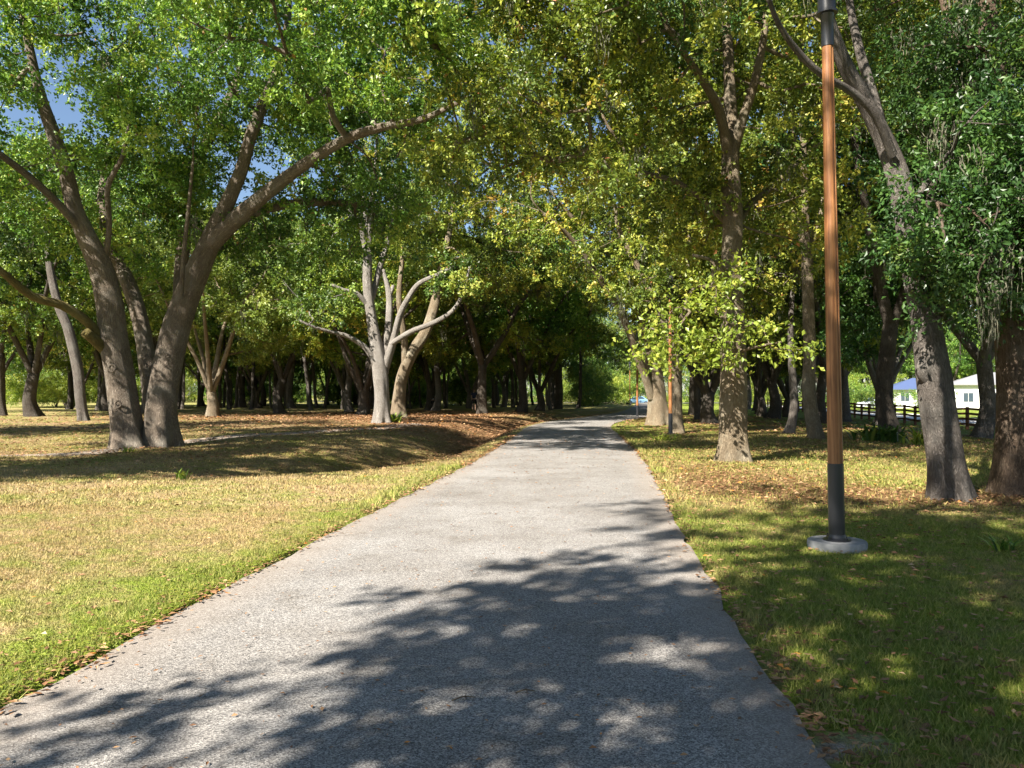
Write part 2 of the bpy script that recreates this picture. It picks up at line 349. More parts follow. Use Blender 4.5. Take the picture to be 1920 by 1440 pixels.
def unit(v): return v / np.maximum(np.linalg.norm(v, axis=-1, keepdims=True), 1e-9)
def leaves(A, R, sprays, per, ll=0.11, lw=0.06, flat=0.6, seed=0, tone=None):
    """leaf quads in sprays around the clump centres A"""
    g = np.random.default_rng(seed); n = len(A)
    rad = R * g.uniform(0.7, 1.25, (n, 1))
    dirs = unit(g.normal(size=(n, sprays, 3))); q = dirs * (g.uniform(0.15, 1, (n, sprays, 1)) ** 0.5) * rad[:, None]; q[..., 2] *= flat
    Cc = A[:, None] + q; ax = unit(dirs + g.normal(0, 0.5, dirs.shape) + np.array([0, 0, -0.12]))
    t = g.uniform(-0.2, 1, (n, sprays, per, 1)); pos = Cc[:, :, None] + ax[:, :, None] * t * 0.34 + g.normal(0, 0.055, (n, sprays, per, 3))
    d = unit(ax[:, :, None] * 0.7 + g.normal(0, 0.7, pos.shape)); nr = unit(g.normal(0, 0.75, pos.shape) + np.array([0, 0, 0.75]))
    wv = unit(np.cross(d, nr)); nr = np.cross(wv, d); sc = g.uniform(0.6, 1.3, (n, sprays, per, 1))
    a = pos; tip = pos + d * ll * sc; mid = pos + d * ll * sc * 0.5 + nr * 0.012 * sc
    V = np.stack([a, mid + wv * lw * 0.5 * sc, tip, mid - wv * lw * 0.5 * sc], 3).reshape(-1, 3)
    base = (g.normal(0.42, 0.19, (n, 1, 1)) if tone is None else tone[:, None, None] + g.normal(0, 0.06, (n, 1, 1))) + g.normal(0, 0.10, (n, sprays, 1)) + g.normal(0, 0.10, (n, sprays, per))
    lv = np.clip(base, 0, 0.97).ravel(); lv[g.random(len(lv)) < 0.006] = 1.0
    return V, lv
def crown_mesh(name, parts):
    V = np.concatenate([p[0] for p in parts]); lv = np.concatenate([p[1] for p in parts])
    me = mesh_np(name, V, np.arange(len(V)).reshape(-1, 4)); attr(me, 'lv', lv, 'FACE'); return me
def scatter(lobes, seed, dmin=0.75, reject=None):
    """clump centres inside ellipsoids (cx,cy,cz,rx,ry,rz,count); in large crowns they gather into boughs with gaps between"""
    g = np.random.default_rng(seed); out = []
    for cx, cy, cz, rx, ry, rz, cnt in lobes:
        c0 = np.array([cx, cy, cz]); rr = np.array([rx, ry, rz])
        if min(rx, ry) > 1.25 and cnt > 14:
            nb = max(3, round(cnt / 7)); db = 0.95 * (4.19 * rx * ry * rz / nb) ** (1 / 3); B = []; tries = 0
            while len(B) < nb and tries < 4000:
                tries += 1; p = c0 + unit(g.normal(size=3)) * g.random() ** 0.36 * rr
                if (reject is not None and reject(p)) or (B and np.min(np.sum((np.array(B) - p) ** 2, 1)) < db * db): db *= 0.999; continue
                B.append(p)
            if not B: continue
            sd_ = 0.34 * (4.19 * rx * ry * rz / nb) ** (1 / 3); k_ = 0; tries = 0
            while k_ < cnt and tries < cnt * 30:
                tries += 1; p = B[k_ % len(B)] + g.normal(size=3) * (sd_ * 1.15, sd_ * 1.15, sd_ * 0.55)
                if (reject is not None and reject(p)) or (out and np.min(np.sum((np.array(out[-40:]) - p) ** 2, 1)) < (dmin * .42) ** 2): continue
                out.append(p); k_ += 1
            continue
        k_ = 0; tries = 0
        while k_ < cnt and tries < cnt * 25:
            tries += 1; p = c0 + unit(g.normal(size=3)) * g.random() ** 0.40 * rr
            if reject is not None and reject(p): continue
            if out and np.min(np.sum((np.array(out[-260:]) - p) ** 2, 1)) < dmin * dmin: continue
            out.append(p); k_ += 1
    return np.array(out)
def grow(tb, A, nodes, nrad, bf=0.35, r0=0.014, seed=0, cap=0.12):
    """attach the clump centres to the limbs, each to the cheapest node, and draw the branches"""
    g = np.random.default_rng(seed); nodes = [np.array(p) for p in nodes]; K = len(nodes)
    base = np.array(nodes); pl = [0.0] * K; par = [-1] * K; rem = list(range(len(A)))
    D = np.linalg.norm(A[:, None] - base[None], axis=2); bc = D.min(1); bp = D.argmin(1); left = np.ones(len(A), bool); order = []
    lens = np.zeros(len(A) + K)
    for _ in range(len(A)):
        i = int(np.argmin(np.where(left, bc, 1e9))); left[i] = False; p = int(bp[i]); nodes.append(A[i]); par.append(p)
        me_ = len(nodes) - 1; lens[me_] = lens[p] + np.linalg.norm(A[i] - nodes[p])
        c = np.linalg.norm(A - A[i], axis=1) + bf * lens[me_]; m = c < bc; bc[m] = c[m]; bp[m] = me_
    cnt = np.ones(len(nodes))
    for i in range(len(nodes) - 1, K - 1, -1): cnt[par[i]] += cnt[i]
    for i in range(K, len(nodes)):
        a, b = nodes[par[i]], nodes[i]; ra = min(r0 * cnt[i] ** 0.55, cap)
        if par[i] < K: ra = min(ra * 1.1, nrad[par[i]] * 0.75)
        mid = (a + b) / 2 + g.normal(0, 0.09, 3) * np.linalg.norm(b - a)
        kids = cnt[i] > 1; tb.tube([a, mid, b], [ra, ra * 0.85, ra * (0.75 if kids else 0.3)], 6 if ra > 0.03 else 4, step=0.35, ph=g.random() * 6)
def moss_mesh(name, pts, seed, lmin=0.35, lmax=1.15, strands=20):
    g = np.random.default_rng(seed); n = len(pts); m = 6
    L0 = g.uniform(lmin, lmax, (n, 1)); o = np.asarray(pts)[:, None] + g.normal(0, 1, (n, strands, 3)) * (0.15, 0.15, 0.06)
    rr = np.hypot(o[..., 0] - np.asarray(pts)[:, None, 0], o[..., 1] - np.asarray(pts)[:, None, 1]); L = L0 * g.uniform(0.45, 1.1, (n, strands)) * np.clip(1.25 - rr * 2.5, .25, 1)
    t = np.linspace(0, 1, m + 1); q = np.repeat(o[:, :, None], m + 1, 2); q[..., 2] -= L[..., None] * t
    wob = np.cumsum(g.normal(0, 0.022, (n, strands, m + 1, 2)), 2); q[..., :2] += wob; q[..., :2] += (np.asarray(pts)[:, None, None, :2] - q[..., :2]) * (t[:, None] * 0.45)
    th = g.random((n, strands, m + 1)) * 6.3; w_ = g.uniform(0.006, 0.016, (n, strands, 1)) * (1 - .75 * t) * g.uniform(.6, 1.5, (n, strands, m + 1)); d = np.stack([np.cos(th) * w_, np.sin(th) * w_, 0 * w_], -1)
    V = np.stack([q[:, :, :-1] - d[:, :, :-1], q[:, :, :-1] + d[:, :, :-1], q[:, :, 1:] + d[:, :, 1:], q[:, :, 1:] - d[:, :, 1:]], 3).reshape(-1, 3)
    me = mesh_np(name, V, np.arange(len(V)).reshape(-1, 4)); attr(me, 'lv', np.repeat(g.random(n * strands), m), 'FACE'); return me

def hero(name, label, Z0, limbs, lobes, barkm, leafm, seed, sprays=16, per=23, ll=0.112, lw=0.066, extra=None, reject=None, moss=0, group=None, attach=2.4, R=0.62, extra_mat='leaf_bright', dmin=0.75, mossy=(), scars=(), rs=1.0):
    """a tree traced from the photograph: limbs = [[(px,py,dz,halfwidth_px)...]], the first limb carries the base"""
    base = None; tb = Tubes(); nodes = []; nrad = []; side = []
    for li, L in enumerate(limbs):
        pts = []; rad = []
        for px, py, dz, r in L:
            Z = Z0 + dz; pts.append(np.array(P(px, py, Z))); rad.append(r * Z / F * rs)
        onground = L[0][1] > 770
        if onground:
            g0 = tz(pts[0][0], pts[0][1]); pts[0][2] = g0 - 0.12
            if base is None: base = np.array([pts[0][0], pts[0][1], g0])
        pts = [p - base for p in pts]
        big = max(rad) > 0.12
        if li in mossy: tb2 = Tubes(); side.append(tb2)
        (tb2 if li in mossy else tb).tube(pts, rad, 30 if max(rad) > 0.2 else (14 if big else 8), step=0.14 if max(rad) > 0.2 else 0.25, rough=0.06 if onground else 0.055, flare=0.55 if onground else 0, ph=li * 1.37 + seed)
        A_ = catmull(np.c_[np.array(pts), rad], 4)
        for q in A_:
            if q[2] > attach: nodes.append(q[:3]); nrad.append(q[3])
    t = empty(name, base); tag(t, label, 'tree', group)
    for q in side: tag(obj('limb', q.mesh('limb'), M['bark_mossy_sunlit'], t), 'mossy limb with yellow sunlight in its colour')
    for px, py, dz, r in scars:
        c = np.array(P(px, py, Z0 + dz)) - base; rt = Tubes(); an = np.linspace(0, 2 * np.pi, 13); rt.tube([c + np.array([math.cos(a) * r, -.02 * math.sin(a) ** 2, math.sin(a) * r * 1.15]) for a in an], [r * .32] * 13, 6); obj('pruning_scar', rt.mesh('pruning_scar'), M[barkm], t)
    if lobes:
        lb = [(a - base[0], b - base[1], c - base[2], d, e, f_, n_) for a, b, c, d, e, f_, n_ in lobes]
        A = scatter(lb, seed, dmin, (lambda p: reject(p + base)) if reject else None)
        grow(tb, A, nodes, nrad, seed=seed)
        obj('crown', crown_mesh('crown', [leaves(A, R, sprays, per, ll, lw, seed=seed)]), M[leafm], t)
        if moss:
            g = np.random.default_rng(seed + 9); low = A[np.argsort(A[:, 2])[:int(len(A) * 0.6)]]
            pk = low[g.choice(len(low), moss)] + g.normal(0, 0.3, (moss, 3)); tag(obj('spanish_moss', moss_mesh('spanish_moss', pk, seed), M['moss'], t), kind='stuff')
    if extra:
        lb = [(a - base[0], b - base[1], c - base[2], d, e, f_, n_) for a, b, c, d, e, f_, n_ in extra]
        A = scatter(lb, seed + 3, 0.22); grow(tb, A, nodes, nrad, seed=seed + 1, r0=0.006)
        s_ = obj('leafy_shoots', crown_mesh('leafy_shoots', [leaves(A, 0.26, 4, 7, 0.115, 0.078, flat=0.45, seed=seed + 2)]), M[extra_mat], t)
    obj('trunk', tb.mesh('trunk'), M[barkm], t)
    return t

# ------------------------------------------------------------------ the trees one can tell apart
def notrunk(boxes):
    def f(p):
        px = CX + p[0] / p[1] * F; py = HY - (p[2] - EYE) / p[1] * F
        return any(x0 < px < x1 and y0 < py < y1 and p[1] < zmax for x0, x1, y0, y1, zmax in boxes)
    return f
hero('twin_trunk_oak', 'massive twin-trunked oak with spreading limbs beside the bare dirt trail', 22.5, [
    [(243, 845, 0, 27), (238, 800, 0, 26), (226, 720, 0, 25), (212, 640, -.2, 24), (205, 570, -.3, 23), (188, 500, -.5, 21), (160, 440, -.8, 17), (138, 390, -1, 15), (120, 320, -1.2, 14), (100, 260, -1.5, 13), (70, 170, -1.8, 10), (45, 60, -2, 7), (20, -40, -2, 5)],
    [(300, 838, .4, 27), (302, 760, .4, 26), (320, 660, .5, 25), (345, 570, .4, 24), (372, 500, .2, 22), (397, 440, 0, 19), (420, 390, -.2, 15), (450, 320, -.4, 12.5), (470, 250, -.5, 11), (492, 190, -.5, 10), (520, 120, -.3, 8), (535, 50, 0, 6), (542, -30, 0, 4)],
    [(288, 770, .9, 17), (280, 700, 1.1, 16), (262, 600, 1.3, 15), (238, 530, 1.5, 14), (205, 460, 1.9, 11), (190, 380, 2.4, 9), (200, 300, 3, 7)],
    [(160, 440, -.8, 8), (100, 375, -1.6, 7.5), (45, 325, -2.2, 7), (-20, 275, -3, 6), (-90, 215, -3.6, 4)],
    [(196, 490, -.5, 6), (203, 420, -.9, 5), (200, 350, -1.2, 5), (228, 290, -1.4, 4), (240, 220, -1.4, 3)],
    [(205, 655, -.2, 9), (165, 605, -.7, 8.5), (115, 572, -1.2, 8), (60, 556, -1.7, 7.5), (0, 508, -2.3, 6.5), (-70, 455, -2.8, 5)],
    [(203, 662, -.2, 11), (180, 640, -.6, 10), (158, 622, -.9, 9.5)],
    [(395, 455, 0, 17), (450, 402, -.5, 15), (510, 352, -1, 13), (580, 300, -1.6, 11), (650, 258, -2.1, 9.5), (720, 235, -2.5, 8), (790, 222, -2.8, 6), (860, 190, -3, 4)],
    [(410, 445, .3, 11), (470, 400, .8, 10), (530, 384, 1.2, 9), (600, 378, 1.6, 7.5), (690, 384, 2.2, 5)],
    [(335, 590, 1, 13), (338, 510, 1.4, 12), (345, 430, 1.8, 11), (348, 340, 2, 10), (400, 240, 2, 9), (445, 140, 2, 8), (470, 30, 2, 6), (480, -60, 2, 4)],
    [(338, 560, -.2, 4.5), (344, 470, -.5, 4), (352, 390, -.7, 3.5), (360, 300, -1, 2.5)]],
    [(-13.2, 21.5, 10.2, 4.2, 4.5, 3.6, 100), (-8.6, 22.5, 12.2, 5, 5, 3.4, 125), (-4.6, 21, 9.6, 4, 3.5, 2.4, 105), (-11.8, 24.5, 7.4, 4.5, 2.8, 1.8, 70), (-8, 24.8, 8.4, 3.6, 2.4, 2.4, 70), (-15, 20.5, 6.5, 2.4, 3, 1.6, 36), (-5, 24, 7.0, 3, 2.5, 1.2, 26), (-2.6, 16.2, 9.4, 1.9, 1.5, .75, 26), (-5.4, 15.2, 9.4, 1.6, 1.4, .7, 16)],
    'bark_oak', 'leaf_oak', 11, reject=notrunk([(150, 300, 330, 900, 23), (300, 440, 380, 900, 23), (430, 560, 180, 420, 21.8), (540, 800, 200, 330, 20.4), (430, 500, 100, 300, 22.4), (0, 900, 430, 900, 22)]), moss=14, mossy=(5, 6), scars=((211, 690, -.60, .085), (222, 758, -.46, .075)))

hero('pruned_pale_oak', 'pale grey oak with cut-back bare white limbs above the swale', 37, [
    [(716, 800, 0, 17), (716, 750, 0, 16), (713, 700, 0, 16.5), (707, 655, 0, 14), (697, 600, 0, 11), (689, 540, 0, 10), (688, 480, 0, 9.5), (690, 430, 0, 8.5), (697, 380, 0, 6), (703, 320, 0, 4), (706, 250, 0, 3)],
    [(689, 500, 0, 6), (677, 430, -.3, 5.5), (655, 388, -.6, 4.5), (640, 340, -.8, 3)],
    [(697, 560, .2, 6.5), (712, 500, .3, 6.5), (728, 450, .3, 5.5), (738, 400, .4, 4.5), (742, 340, .4, 3)],
    [(719, 700, .2, 11), (726, 640, .2, 9), (730, 580, .3, 7.5), (728, 545, .3, 6.5), (718, 505, .3, 3.5)],
    [(729, 560, .3, 5), (737, 535, .3, 4)],
    [(722, 690, .1, 10), (737, 640, -.2, 8), (750, 590, -.4, 7), (766, 558, -.5, 6), (785, 532, -.6, 5), (820, 514, -.8, 3.5), (850, 500, -1, 2.5)],
    [(733, 645, -.2, 6.5), (770, 622, -.8, 6), (810, 606, -1.2, 5.2), (848, 583, -1.5, 4.5), (870, 545, -1.7, 3.2), (880, 500, -1.8, 2)],
    [(707, 690, -.1, 7), (688, 655, -.3, 6), (655, 632, -.6, 5), (620, 622, -1, 4), (585, 612, -1.4, 3), (560, 600, -1.6, 2)],
    [(690, 572, 0, 6), (668, 550, -.3, 5.2), (642, 543, -.5, 4.2), (622, 533, -.7, 3)],
    [(690, 425, 0, 6), (683, 395, 0, 4), (679, 360, 0, 3)]],
    [(-6.3, 37.5, 13.2, 3.6, 3, 2.4, 60), (-6.6, 38.2, 9.9, 2.2, .9, 1.0, 16), (-8.8, 36, 5.6, 1.5, 1.4, 0.8, 9), (-9.2, 37, 8.4, 2.0, 2, 1.3, 20), (-4.2, 38, 10.3, 1.6, 1.6, 1.2, 14), (-2.4, 35.3, 6.3, .9, .6, .6, 8), (-2.9, 36.4, 7.2, 1.0, .6, .5, 7)],
    'bark_pale', 'leaf_oak', 23, sprays=14, per=18, ll=0.155, lw=0.09, attach=4.2, rs=.86)
hero('leaning_tan_oak', 'tan-barked oak leaning right just behind the pale pruned oak', 44, [
    [(748, 786, 0, 13), (749, 745, 0, 12), (755, 705, 0, 11), (772, 662, 0, 10.5), (797, 622, .3, 9.5), (815, 570, .6, 8.5), (828, 500, 1, 7), (845, 420, 1.2, 5), (855, 350, 1.4, 3.5)],
    [(760, 690, 0, 7), (757, 630, -.3, 6), (748, 560, -.6, 5), (755, 480, -.8, 4)]],
    [(-3.6, 45.5, 13, 5.2, 4, 4.2, 130), (-3, 46, 18, 6, 4, 3.4, 110), (-2, 44.5, 8.6, 3.2, 2.6, 1.8, 45)], 'bark_tan', 'leaf_mixed', 29, sprays=14, per=18, ll=0.155, lw=0.09, attach=4.5, R=0.78, dmin=0.9, moss=20)
hero('straight_oak', 'pale sunlit oak with root flare and bright leafy shoots beside the path', 18.2, [
    [(1376, 868, 0, 25), (1376, 820, 0, 25), (1375, 760, 0, 25), (1376, 690, 0, 23), (1375, 610, 0, 21), (1371, 540, 0, 19.5), (1373, 470, 0, 18), (1375, 400, 0, 17.5), (1371, 330, 0, 17), (1372, 270, 0, 16), (1371, 180, .2, 11.5), (1367, 90, .3, 10), (1362, -10, .4, 8), (1358, -110, .4, 5)],
    [(1370, 300, 0, 11), (1350, 205, -.5, 8.5), (1320, 150, -1, 7.5), (1290, 105, -1.4, 6), (1255, 50, -1.8, 5), (1220, -20, -2, 3.5)],
    [(1376, 280, 0, 11), (1394, 220, -.3, 9), (1413, 165, -.5, 8), (1432, 85, -.7, 7), (1442, -5, -.8, 5.5), (1450, -100, -.9, 4)],
    [(1377, 430, .2, 8), (1410, 380, .8, 6.5), (1450, 350, 1.5, 5.5), (1500, 300, 2.2, 4.5), (1550, 260, 3, 3)],
    [(1368, 420, .2, 7), (1325, 380, 0, 6), (1270, 340, -.3, 5), (1200, 320, -.6, 4), (1130, 290, -1, 3)],
    [(1374, 520, 0, 5), (1340, 490, -.6, 4), (1300, 478, -1, 3)],
    [(1376, 645, 0, 4), (1330, 640, -.8, 3), (1270, 632, -1.3, 2.2), (1220, 615, -1.6, 1.5)],
    [(1378, 660, 0, 3.5), (1420, 650, -.7, 2.6), (1470, 640, -1.2, 1.6)]],
    [(4.6, 17.8, 11.6, 4.8, 4.4, 3.0, 160), (1.2, 17, 9.6, 3.0, 2.8, 2.2, 75), (0.2, 18.5, 11.8, 3.2, 3, 2.4, 70), (8.4, 18.4, 9.8, 2.8, 2.8, 2.4, 65), (2.6, 17.8, 6.9, 2.4, 1.8, 1.2, 26), (7.0, 19.5, 6.2, 2.2, 1.6, 1.3, 26), (4.8, 19.6, 7.6, 2.4, 1.4, 1.8, 24), (-0.8, 18, 7.0, 1.6, 1.6, 1.0, 12)],
    'bark_tan', 'leaf_mixed', 37, per=20, moss=50, attach=3.4, reject=notrunk([(1320, 1440, 90, 900, 18.3), (1290, 1460, 60, 250, 17.6), (0, 1920, 520, 900, 30)]),
    extra=[(4.45, 17.2, 3.85, .6, .4, .12, 10), (4.9, 17.4, 4.25, .5, .4, .10, 7), (4.1, 17.0, 3.35, .75, .5, .12, 13), (3.15, 16.9, 2.98, .55, .4, .10, 10), (3.9, 16.9, 2.72, .8, .4, .12, 14), (5.1, 17.0, 2.98, .6, .4, .09, 9), (5.55, 16.8, 2.5, .75, .3, .07, 9), (3.55, 16.8, 2.28, .7, .35, .10, 12), (4.55, 17.0, 2.3, .5, .3, .10, 7), (2.85, 16.9, 2.45, .35, .3, .08, 4)])
hero('leaning_grey_oak', 'grey oak leaning towards the path with a burl and torn bark', 11.8, [
    [(1785, 938, 0, 33), (1773, 860, 0, 31), (1760, 770, 0, 31), (1752, 700, 0, 31), (1737, 610, 0, 27), (1716, 500, 0, 24), (1702, 420, 0, 22), (1688, 340, 0, 21), (1664, 270, 0, 18), (1625, 190, -.2, 15), (1588, 120, -.4, 14), (1562, 50, -.6, 12), (1540, -40, -.8, 9), (1525, -140, -1, 6)],
    [(1672, 300, .1, 14), (1652, 225, .3, 11.5), (1632, 150, .5, 10), (1614, 90, .6, 9), (1598, 10, .8, 7), (1588, -80, 1, 5)],
    [(1676, 290, -.2, 9), (1645, 215, -.5, 8), (1600, 170, -.7, 7), (1545, 138, -1, 6.5), (1500, 95, -1.2, 6), (1462, 40, -1.5, 5), (1440, -20, -1.8, 4)],
    [(1744, 715, -.05, 14), (1731, 694, -.12, 13), (1728, 676, -.12, 7)],
    [(1722, 540, 0, 9), (1760, 500, -.3, 7), (1810, 470, -.6, 5), (1860, 460, -.8, 3)],
    [(1700, 410, 0, 8), (1740, 340, .2, 6), (1800, 290, .4, 5), (1850, 250, .5, 3)]],
    [(5.2, 12.2, 9.6, 3.4, 3, 2.0, 60), (6.2, 11.2, 4.0, 0.75, 0.75, 0.7, 17), (6.8, 11.3, 5.0, 0.9, 0.9, 0.8, 14), (7.2, 13.4, 6.6, 1.4, 1.0, 1.2, 24), (2.6, 12.4, 9.4, 2, 2, 1.2, 16)],
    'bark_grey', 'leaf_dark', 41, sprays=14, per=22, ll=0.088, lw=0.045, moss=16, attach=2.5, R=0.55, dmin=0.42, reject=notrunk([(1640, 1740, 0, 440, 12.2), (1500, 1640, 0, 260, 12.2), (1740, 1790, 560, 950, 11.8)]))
hero('straight_brown_oak', 'straight brown oak with wide roots and low drooping dark foliage near the lamp post', 12.2, [
    [(1912, 938, 0, 40), (1909, 880, 0, 37), (1907, 790, 0, 34), (1905, 690, 0, 33), (1898, 570, 0, 31), (1892, 430, 0, 28), (1886, 300, 0, 26), (1876, 180, 0, 22), (1860, 60, 0, 18), (1848, -60, 0, 13), (1840, -180, 0, 8)],
    [(1896, 520, -.2, 10), (1850, 440, -.6, 8), (1800, 400, -1, 6), (1760, 380, -1.4, 4)],
    [(1888, 340, 0, 11), (1930, 260, .3, 9), (1990, 180, .6, 7), (2060, 100, 1, 5)],
    [(1880, 240, 0, 10), (1830, 160, .4, 8), (1790, 60, .8, 6.5), (1760, -50, 1.1, 5)],
    ],
    [(8.2, 12.2, 10.0, 3.6, 3, 2.4, 70), (7.5, 11.2, 4.1, 1.0, 0.9, 0.9, 28), (8.6, 11.8, 6.0, 1.4, 1.2, 1.2, 24), (7.2, 11.8, 3.0, 0.6, 0.6, 0.35, 16), (6.2, 10.9, 3.3, .55, .5, .7, 24), (6.6, 11.0, 3.3, .7, .5, .75, 25), (7.0, 12.2, 6.3, 1.0, 1.0, 0.9, 20), (10.5, 12, 6.5, 2, 2, 2, 26)],
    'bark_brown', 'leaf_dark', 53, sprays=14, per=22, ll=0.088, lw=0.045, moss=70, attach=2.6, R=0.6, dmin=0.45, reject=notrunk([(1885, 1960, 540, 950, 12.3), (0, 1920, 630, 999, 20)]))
hero('slim_leaning_trunk', 'slim bare grey trunk bending left in the shade beyond the twin-trunked oak', 40, [
    [(157, 796, 0, 9), (151, 745, 0, 9), (145, 690, 0, 9), (128, 620, 0, 8.5), (108, 570, 0, 7.5), (92, 500, 0, 6.5), (85, 420, 0, 5), (88, 330, 0, 4)]],
    [(-23, 40, 12.0, 3, 2.8, 2.4, 45)], 'bark_grey', 'leaf_oak', 61, sprays=14, per=18, ll=0.155, lw=0.09, attach=5, R=1.0, dmin=1.0)
hero('forked_path_oak', 'gnarled oak with thick buttressed trunk and limb arching over the path', 39.5, [
    [(1236, 800, 0, 20), (1234, 770, 0, 18), (1230, 730, 0, 17), (1226, 700, 0, 16), (1222, 650, 0, 13), (1226, 580, .2, 12), (1234, 500, .4, 10), (1240, 400, .6, 8), (1245, 300, .8, 6), (1248, 200, 1, 4)],
    [(1222, 745, -.2, 9), (1212, 712, -.5, 8), (1196, 670, -1, 7.5), (1180, 620, -1.6, 7), (1150, 560, -2.4, 6.5), (1110, 500, -3.2, 5.5), (1065, 440, -4, 4.5), (1020, 400, -4.8, 3)],
    [(1226, 690, 0, 9), (1205, 600, -.5, 8), (1185, 540, -1, 7.5), (1165, 500, -1.4, 6.5), (1130, 460, -2, 5.5), (1090, 425, -2.6, 4.5), (1050, 380, -3, 3)]],
    [(6.6, 40, 14.5, 5, 4.4, 5, 150), (2.6, 38, 17, 5, 4, 4, 110), (2.6, 37, 11, 3.4, 3, 2.8, 60), (5.2, 38, 8.0, 2.6, 2, 1.6, 34), (9.5, 40, 19, 4, 3, 3, 50)], 'bark_tan', 'leaf_mixed', 67, sprays=14, per=18, ll=0.155, lw=0.09, attach=5, R=0.78, dmin=0.95, moss=36)
hero('curved_young_tree', 'thin young tree with a trunk curving up from the grass', 31, [
    [(1477, 815, 0, 9), (1485, 790, 0, 8), (1489, 755, 0, 7.5), (1487, 715, 0, 7), (1483, 660, 0, 6), (1484, 590, 0, 5), (1490, 520, 0, 4)]],
    [(10.9, 31, 6.8, 1.6, 1.4, 1.4, 34)], 'bark_grey', 'leaf_mixed', 71, sprays=10, per=14, ll=0.12, lw=0.07, attach=2.5, R=0.6, moss=22)

# ------------------------------------------------------------------ repeated kinds of tree
def variant(seed, H, r, fork, nl, spread, lobes, sprays=14, per=17, ll=0.175, lw=0.10, R=0.82, moss=12, dmin=1.0, lean=0.0):
    g = np.random.default_rng(seed); tb = Tubes(); nodes = []; nrad = []
    top = np.array([lean, g.normal(0, .15), fork]); mid = np.array([lean * .35 + g.normal(0, .12), g.normal(0, .12), fork * .5])
    stem = [np.array([0, 0, -.15]), mid * (1, 1, .5), mid, top]; tb.tube(stem, [r, r * .95, r * .88, r * .8], 16, step=.3, rough=.06, flare=.5, ph=seed)
    a0 = g.random() * 6.3
    for j in range(nl):
        a = a0 + j * 6.283 / nl + g.normal(0, .25); up = g.uniform(.75, 1.05); s_ = spread * g.uniform(.7, 1.15)
        rr = r * (.66 if nl < 4 else .55) * g.uniform(.75, 1.05); d = np.array([math.cos(a), math.sin(a), 0])
        pts = [top - (0, 0, r * .8), top + d * s_ * .22 + (0, 0, (H - fork) * .20 * up), top + d * s_ * .5 + (0, 0, (H - fork) * .45 * up) + g.normal(0, .25, 3), top + d * s_ * .75 + (0, 0, (H - fork) * .66 * up) + g.normal(0, .35, 3), top + d * s_ + (0, 0, (H - fork) * .82 * up)]
        rad = [rr, rr * .85, rr * .62, rr * .4, rr * .15]; tb.tube(pts, rad, 10, step=.35, rough=.04, ph=seed + j)
        for q in catmull(np.c_[np.array(pts), rad], 4)[3:]: nodes.append(q[:3]); nrad.append(q[3])
    A = scatter(lobes, seed, dmin); grow(tb, A, nodes, nrad, seed=seed, r0=.018)
    low = A[np.argsort(A[:, 2])[:len(A) // 2]]; mp = low[g.choice(len(low), moss)] + g.normal(0, .4, (moss, 3))
    return dict(trunk=tb.mesh('trunk'), crown=crown_mesh('crown', [leaves(A, R, sprays, per, ll, lw, seed=seed)]), spanish_moss=moss_mesh('spanish_moss', mp, seed, .5, 1.7, 16))
VAR = {
    'broad': variant(101, 15, .38, 2.6, 4, 5.5, [(0, 0, 10.6, 6.2, 6.2, 4.2, 230), (3.2, 1, 6.4, 2.6, 2.6, 1.5, 26), (-3, -1.5, 6.2, 2.6, 2.6, 1.4, 26), (0, -3.4, 6.0, 2.2, 2, 1.3, 18)]),
    'tall': variant(102, 17.5, .34, 4.2, 3, 3.8, [(0, 0, 13, 4.6, 4.6, 4.4, 185), (1.5, -1.5, 7.6, 3, 3, 2, 40), (-2, 1, 7.2, 2.4, 2.4, 1.6, 24), (2.0, -1.8, 5.0, 2.2, 2.0, .8, 16)], moss=34),
    'vase': variant(103, 13.5, .36, 1.6, 5, 5.4, [(0, 0, 10, 5.8, 5.8, 3.6, 205), (3.6, 2, 6.4, 2.2, 2.2, 1.4, 20), (-3.6, -1, 6.6, 2.2, 2.2, 1.4, 20), (0.5, -3.6, 4.6, 2.4, 1.8, .8, 16)], moss=16),
    'slender': variant(104, 14.5, .20, 5.2, 3, 2.6, [(0, 0, 11.4, 3.6, 3.6, 3.2, 100), (.6, -1, 7, 2.2, 2.2, 1.4, 18)], moss=12, lean=.5),
    'open': variant(105, 14.5, .33, 3.2, 3, 6.2, [(3.2, 0, 10.2, 3.8, 4, 3.2, 80), (-3, 2, 11, 3.6, 3.6, 3, 70), (-1, -3, 9.4, 3.2, 2.8, 2.6, 55), (2, -3, 5.6, 2, 2, 1.0, 18), (-3.5, -1, 4.9, 2.2, 2, .8, 16)], moss=44),
}
g_ = np.random.default_rng(55)
def bushmesh(seed, lobes, n_st):
    A = scatter(lobes, seed, .45); tb = Tubes(); g = np.random.default_rng(seed); nodes = []; nr = []
    for j in range(n_st):
        a = g.random() * 6.3; e = np.array([math.cos(a) * .5, math.sin(a) * .5, 1.1]); tb.tube([np.array([0, 0, -.1]), e * .5, e], [.05, .04, .02], 5, step=.2, ph=j); nodes += [e * .5, e]; nr += [.04, .02]
    grow(tb, A, nodes, nr, seed=seed, r0=.006)
    return dict(branches=tb.mesh('branches'), crown=crown_mesh('crown', [leaves(A, .6, 10, 14, .13, .075, seed=seed)]))
VAR['bush'] = bushmesh(111, [(0, 0, 1.6, 1.9, 1.9, 1.5, 70)], 5)
VAR['tallbush'] = bushmesh(112, [(0, 0, 2.8, 2.2, 2.2, 2.6, 110)], 5)
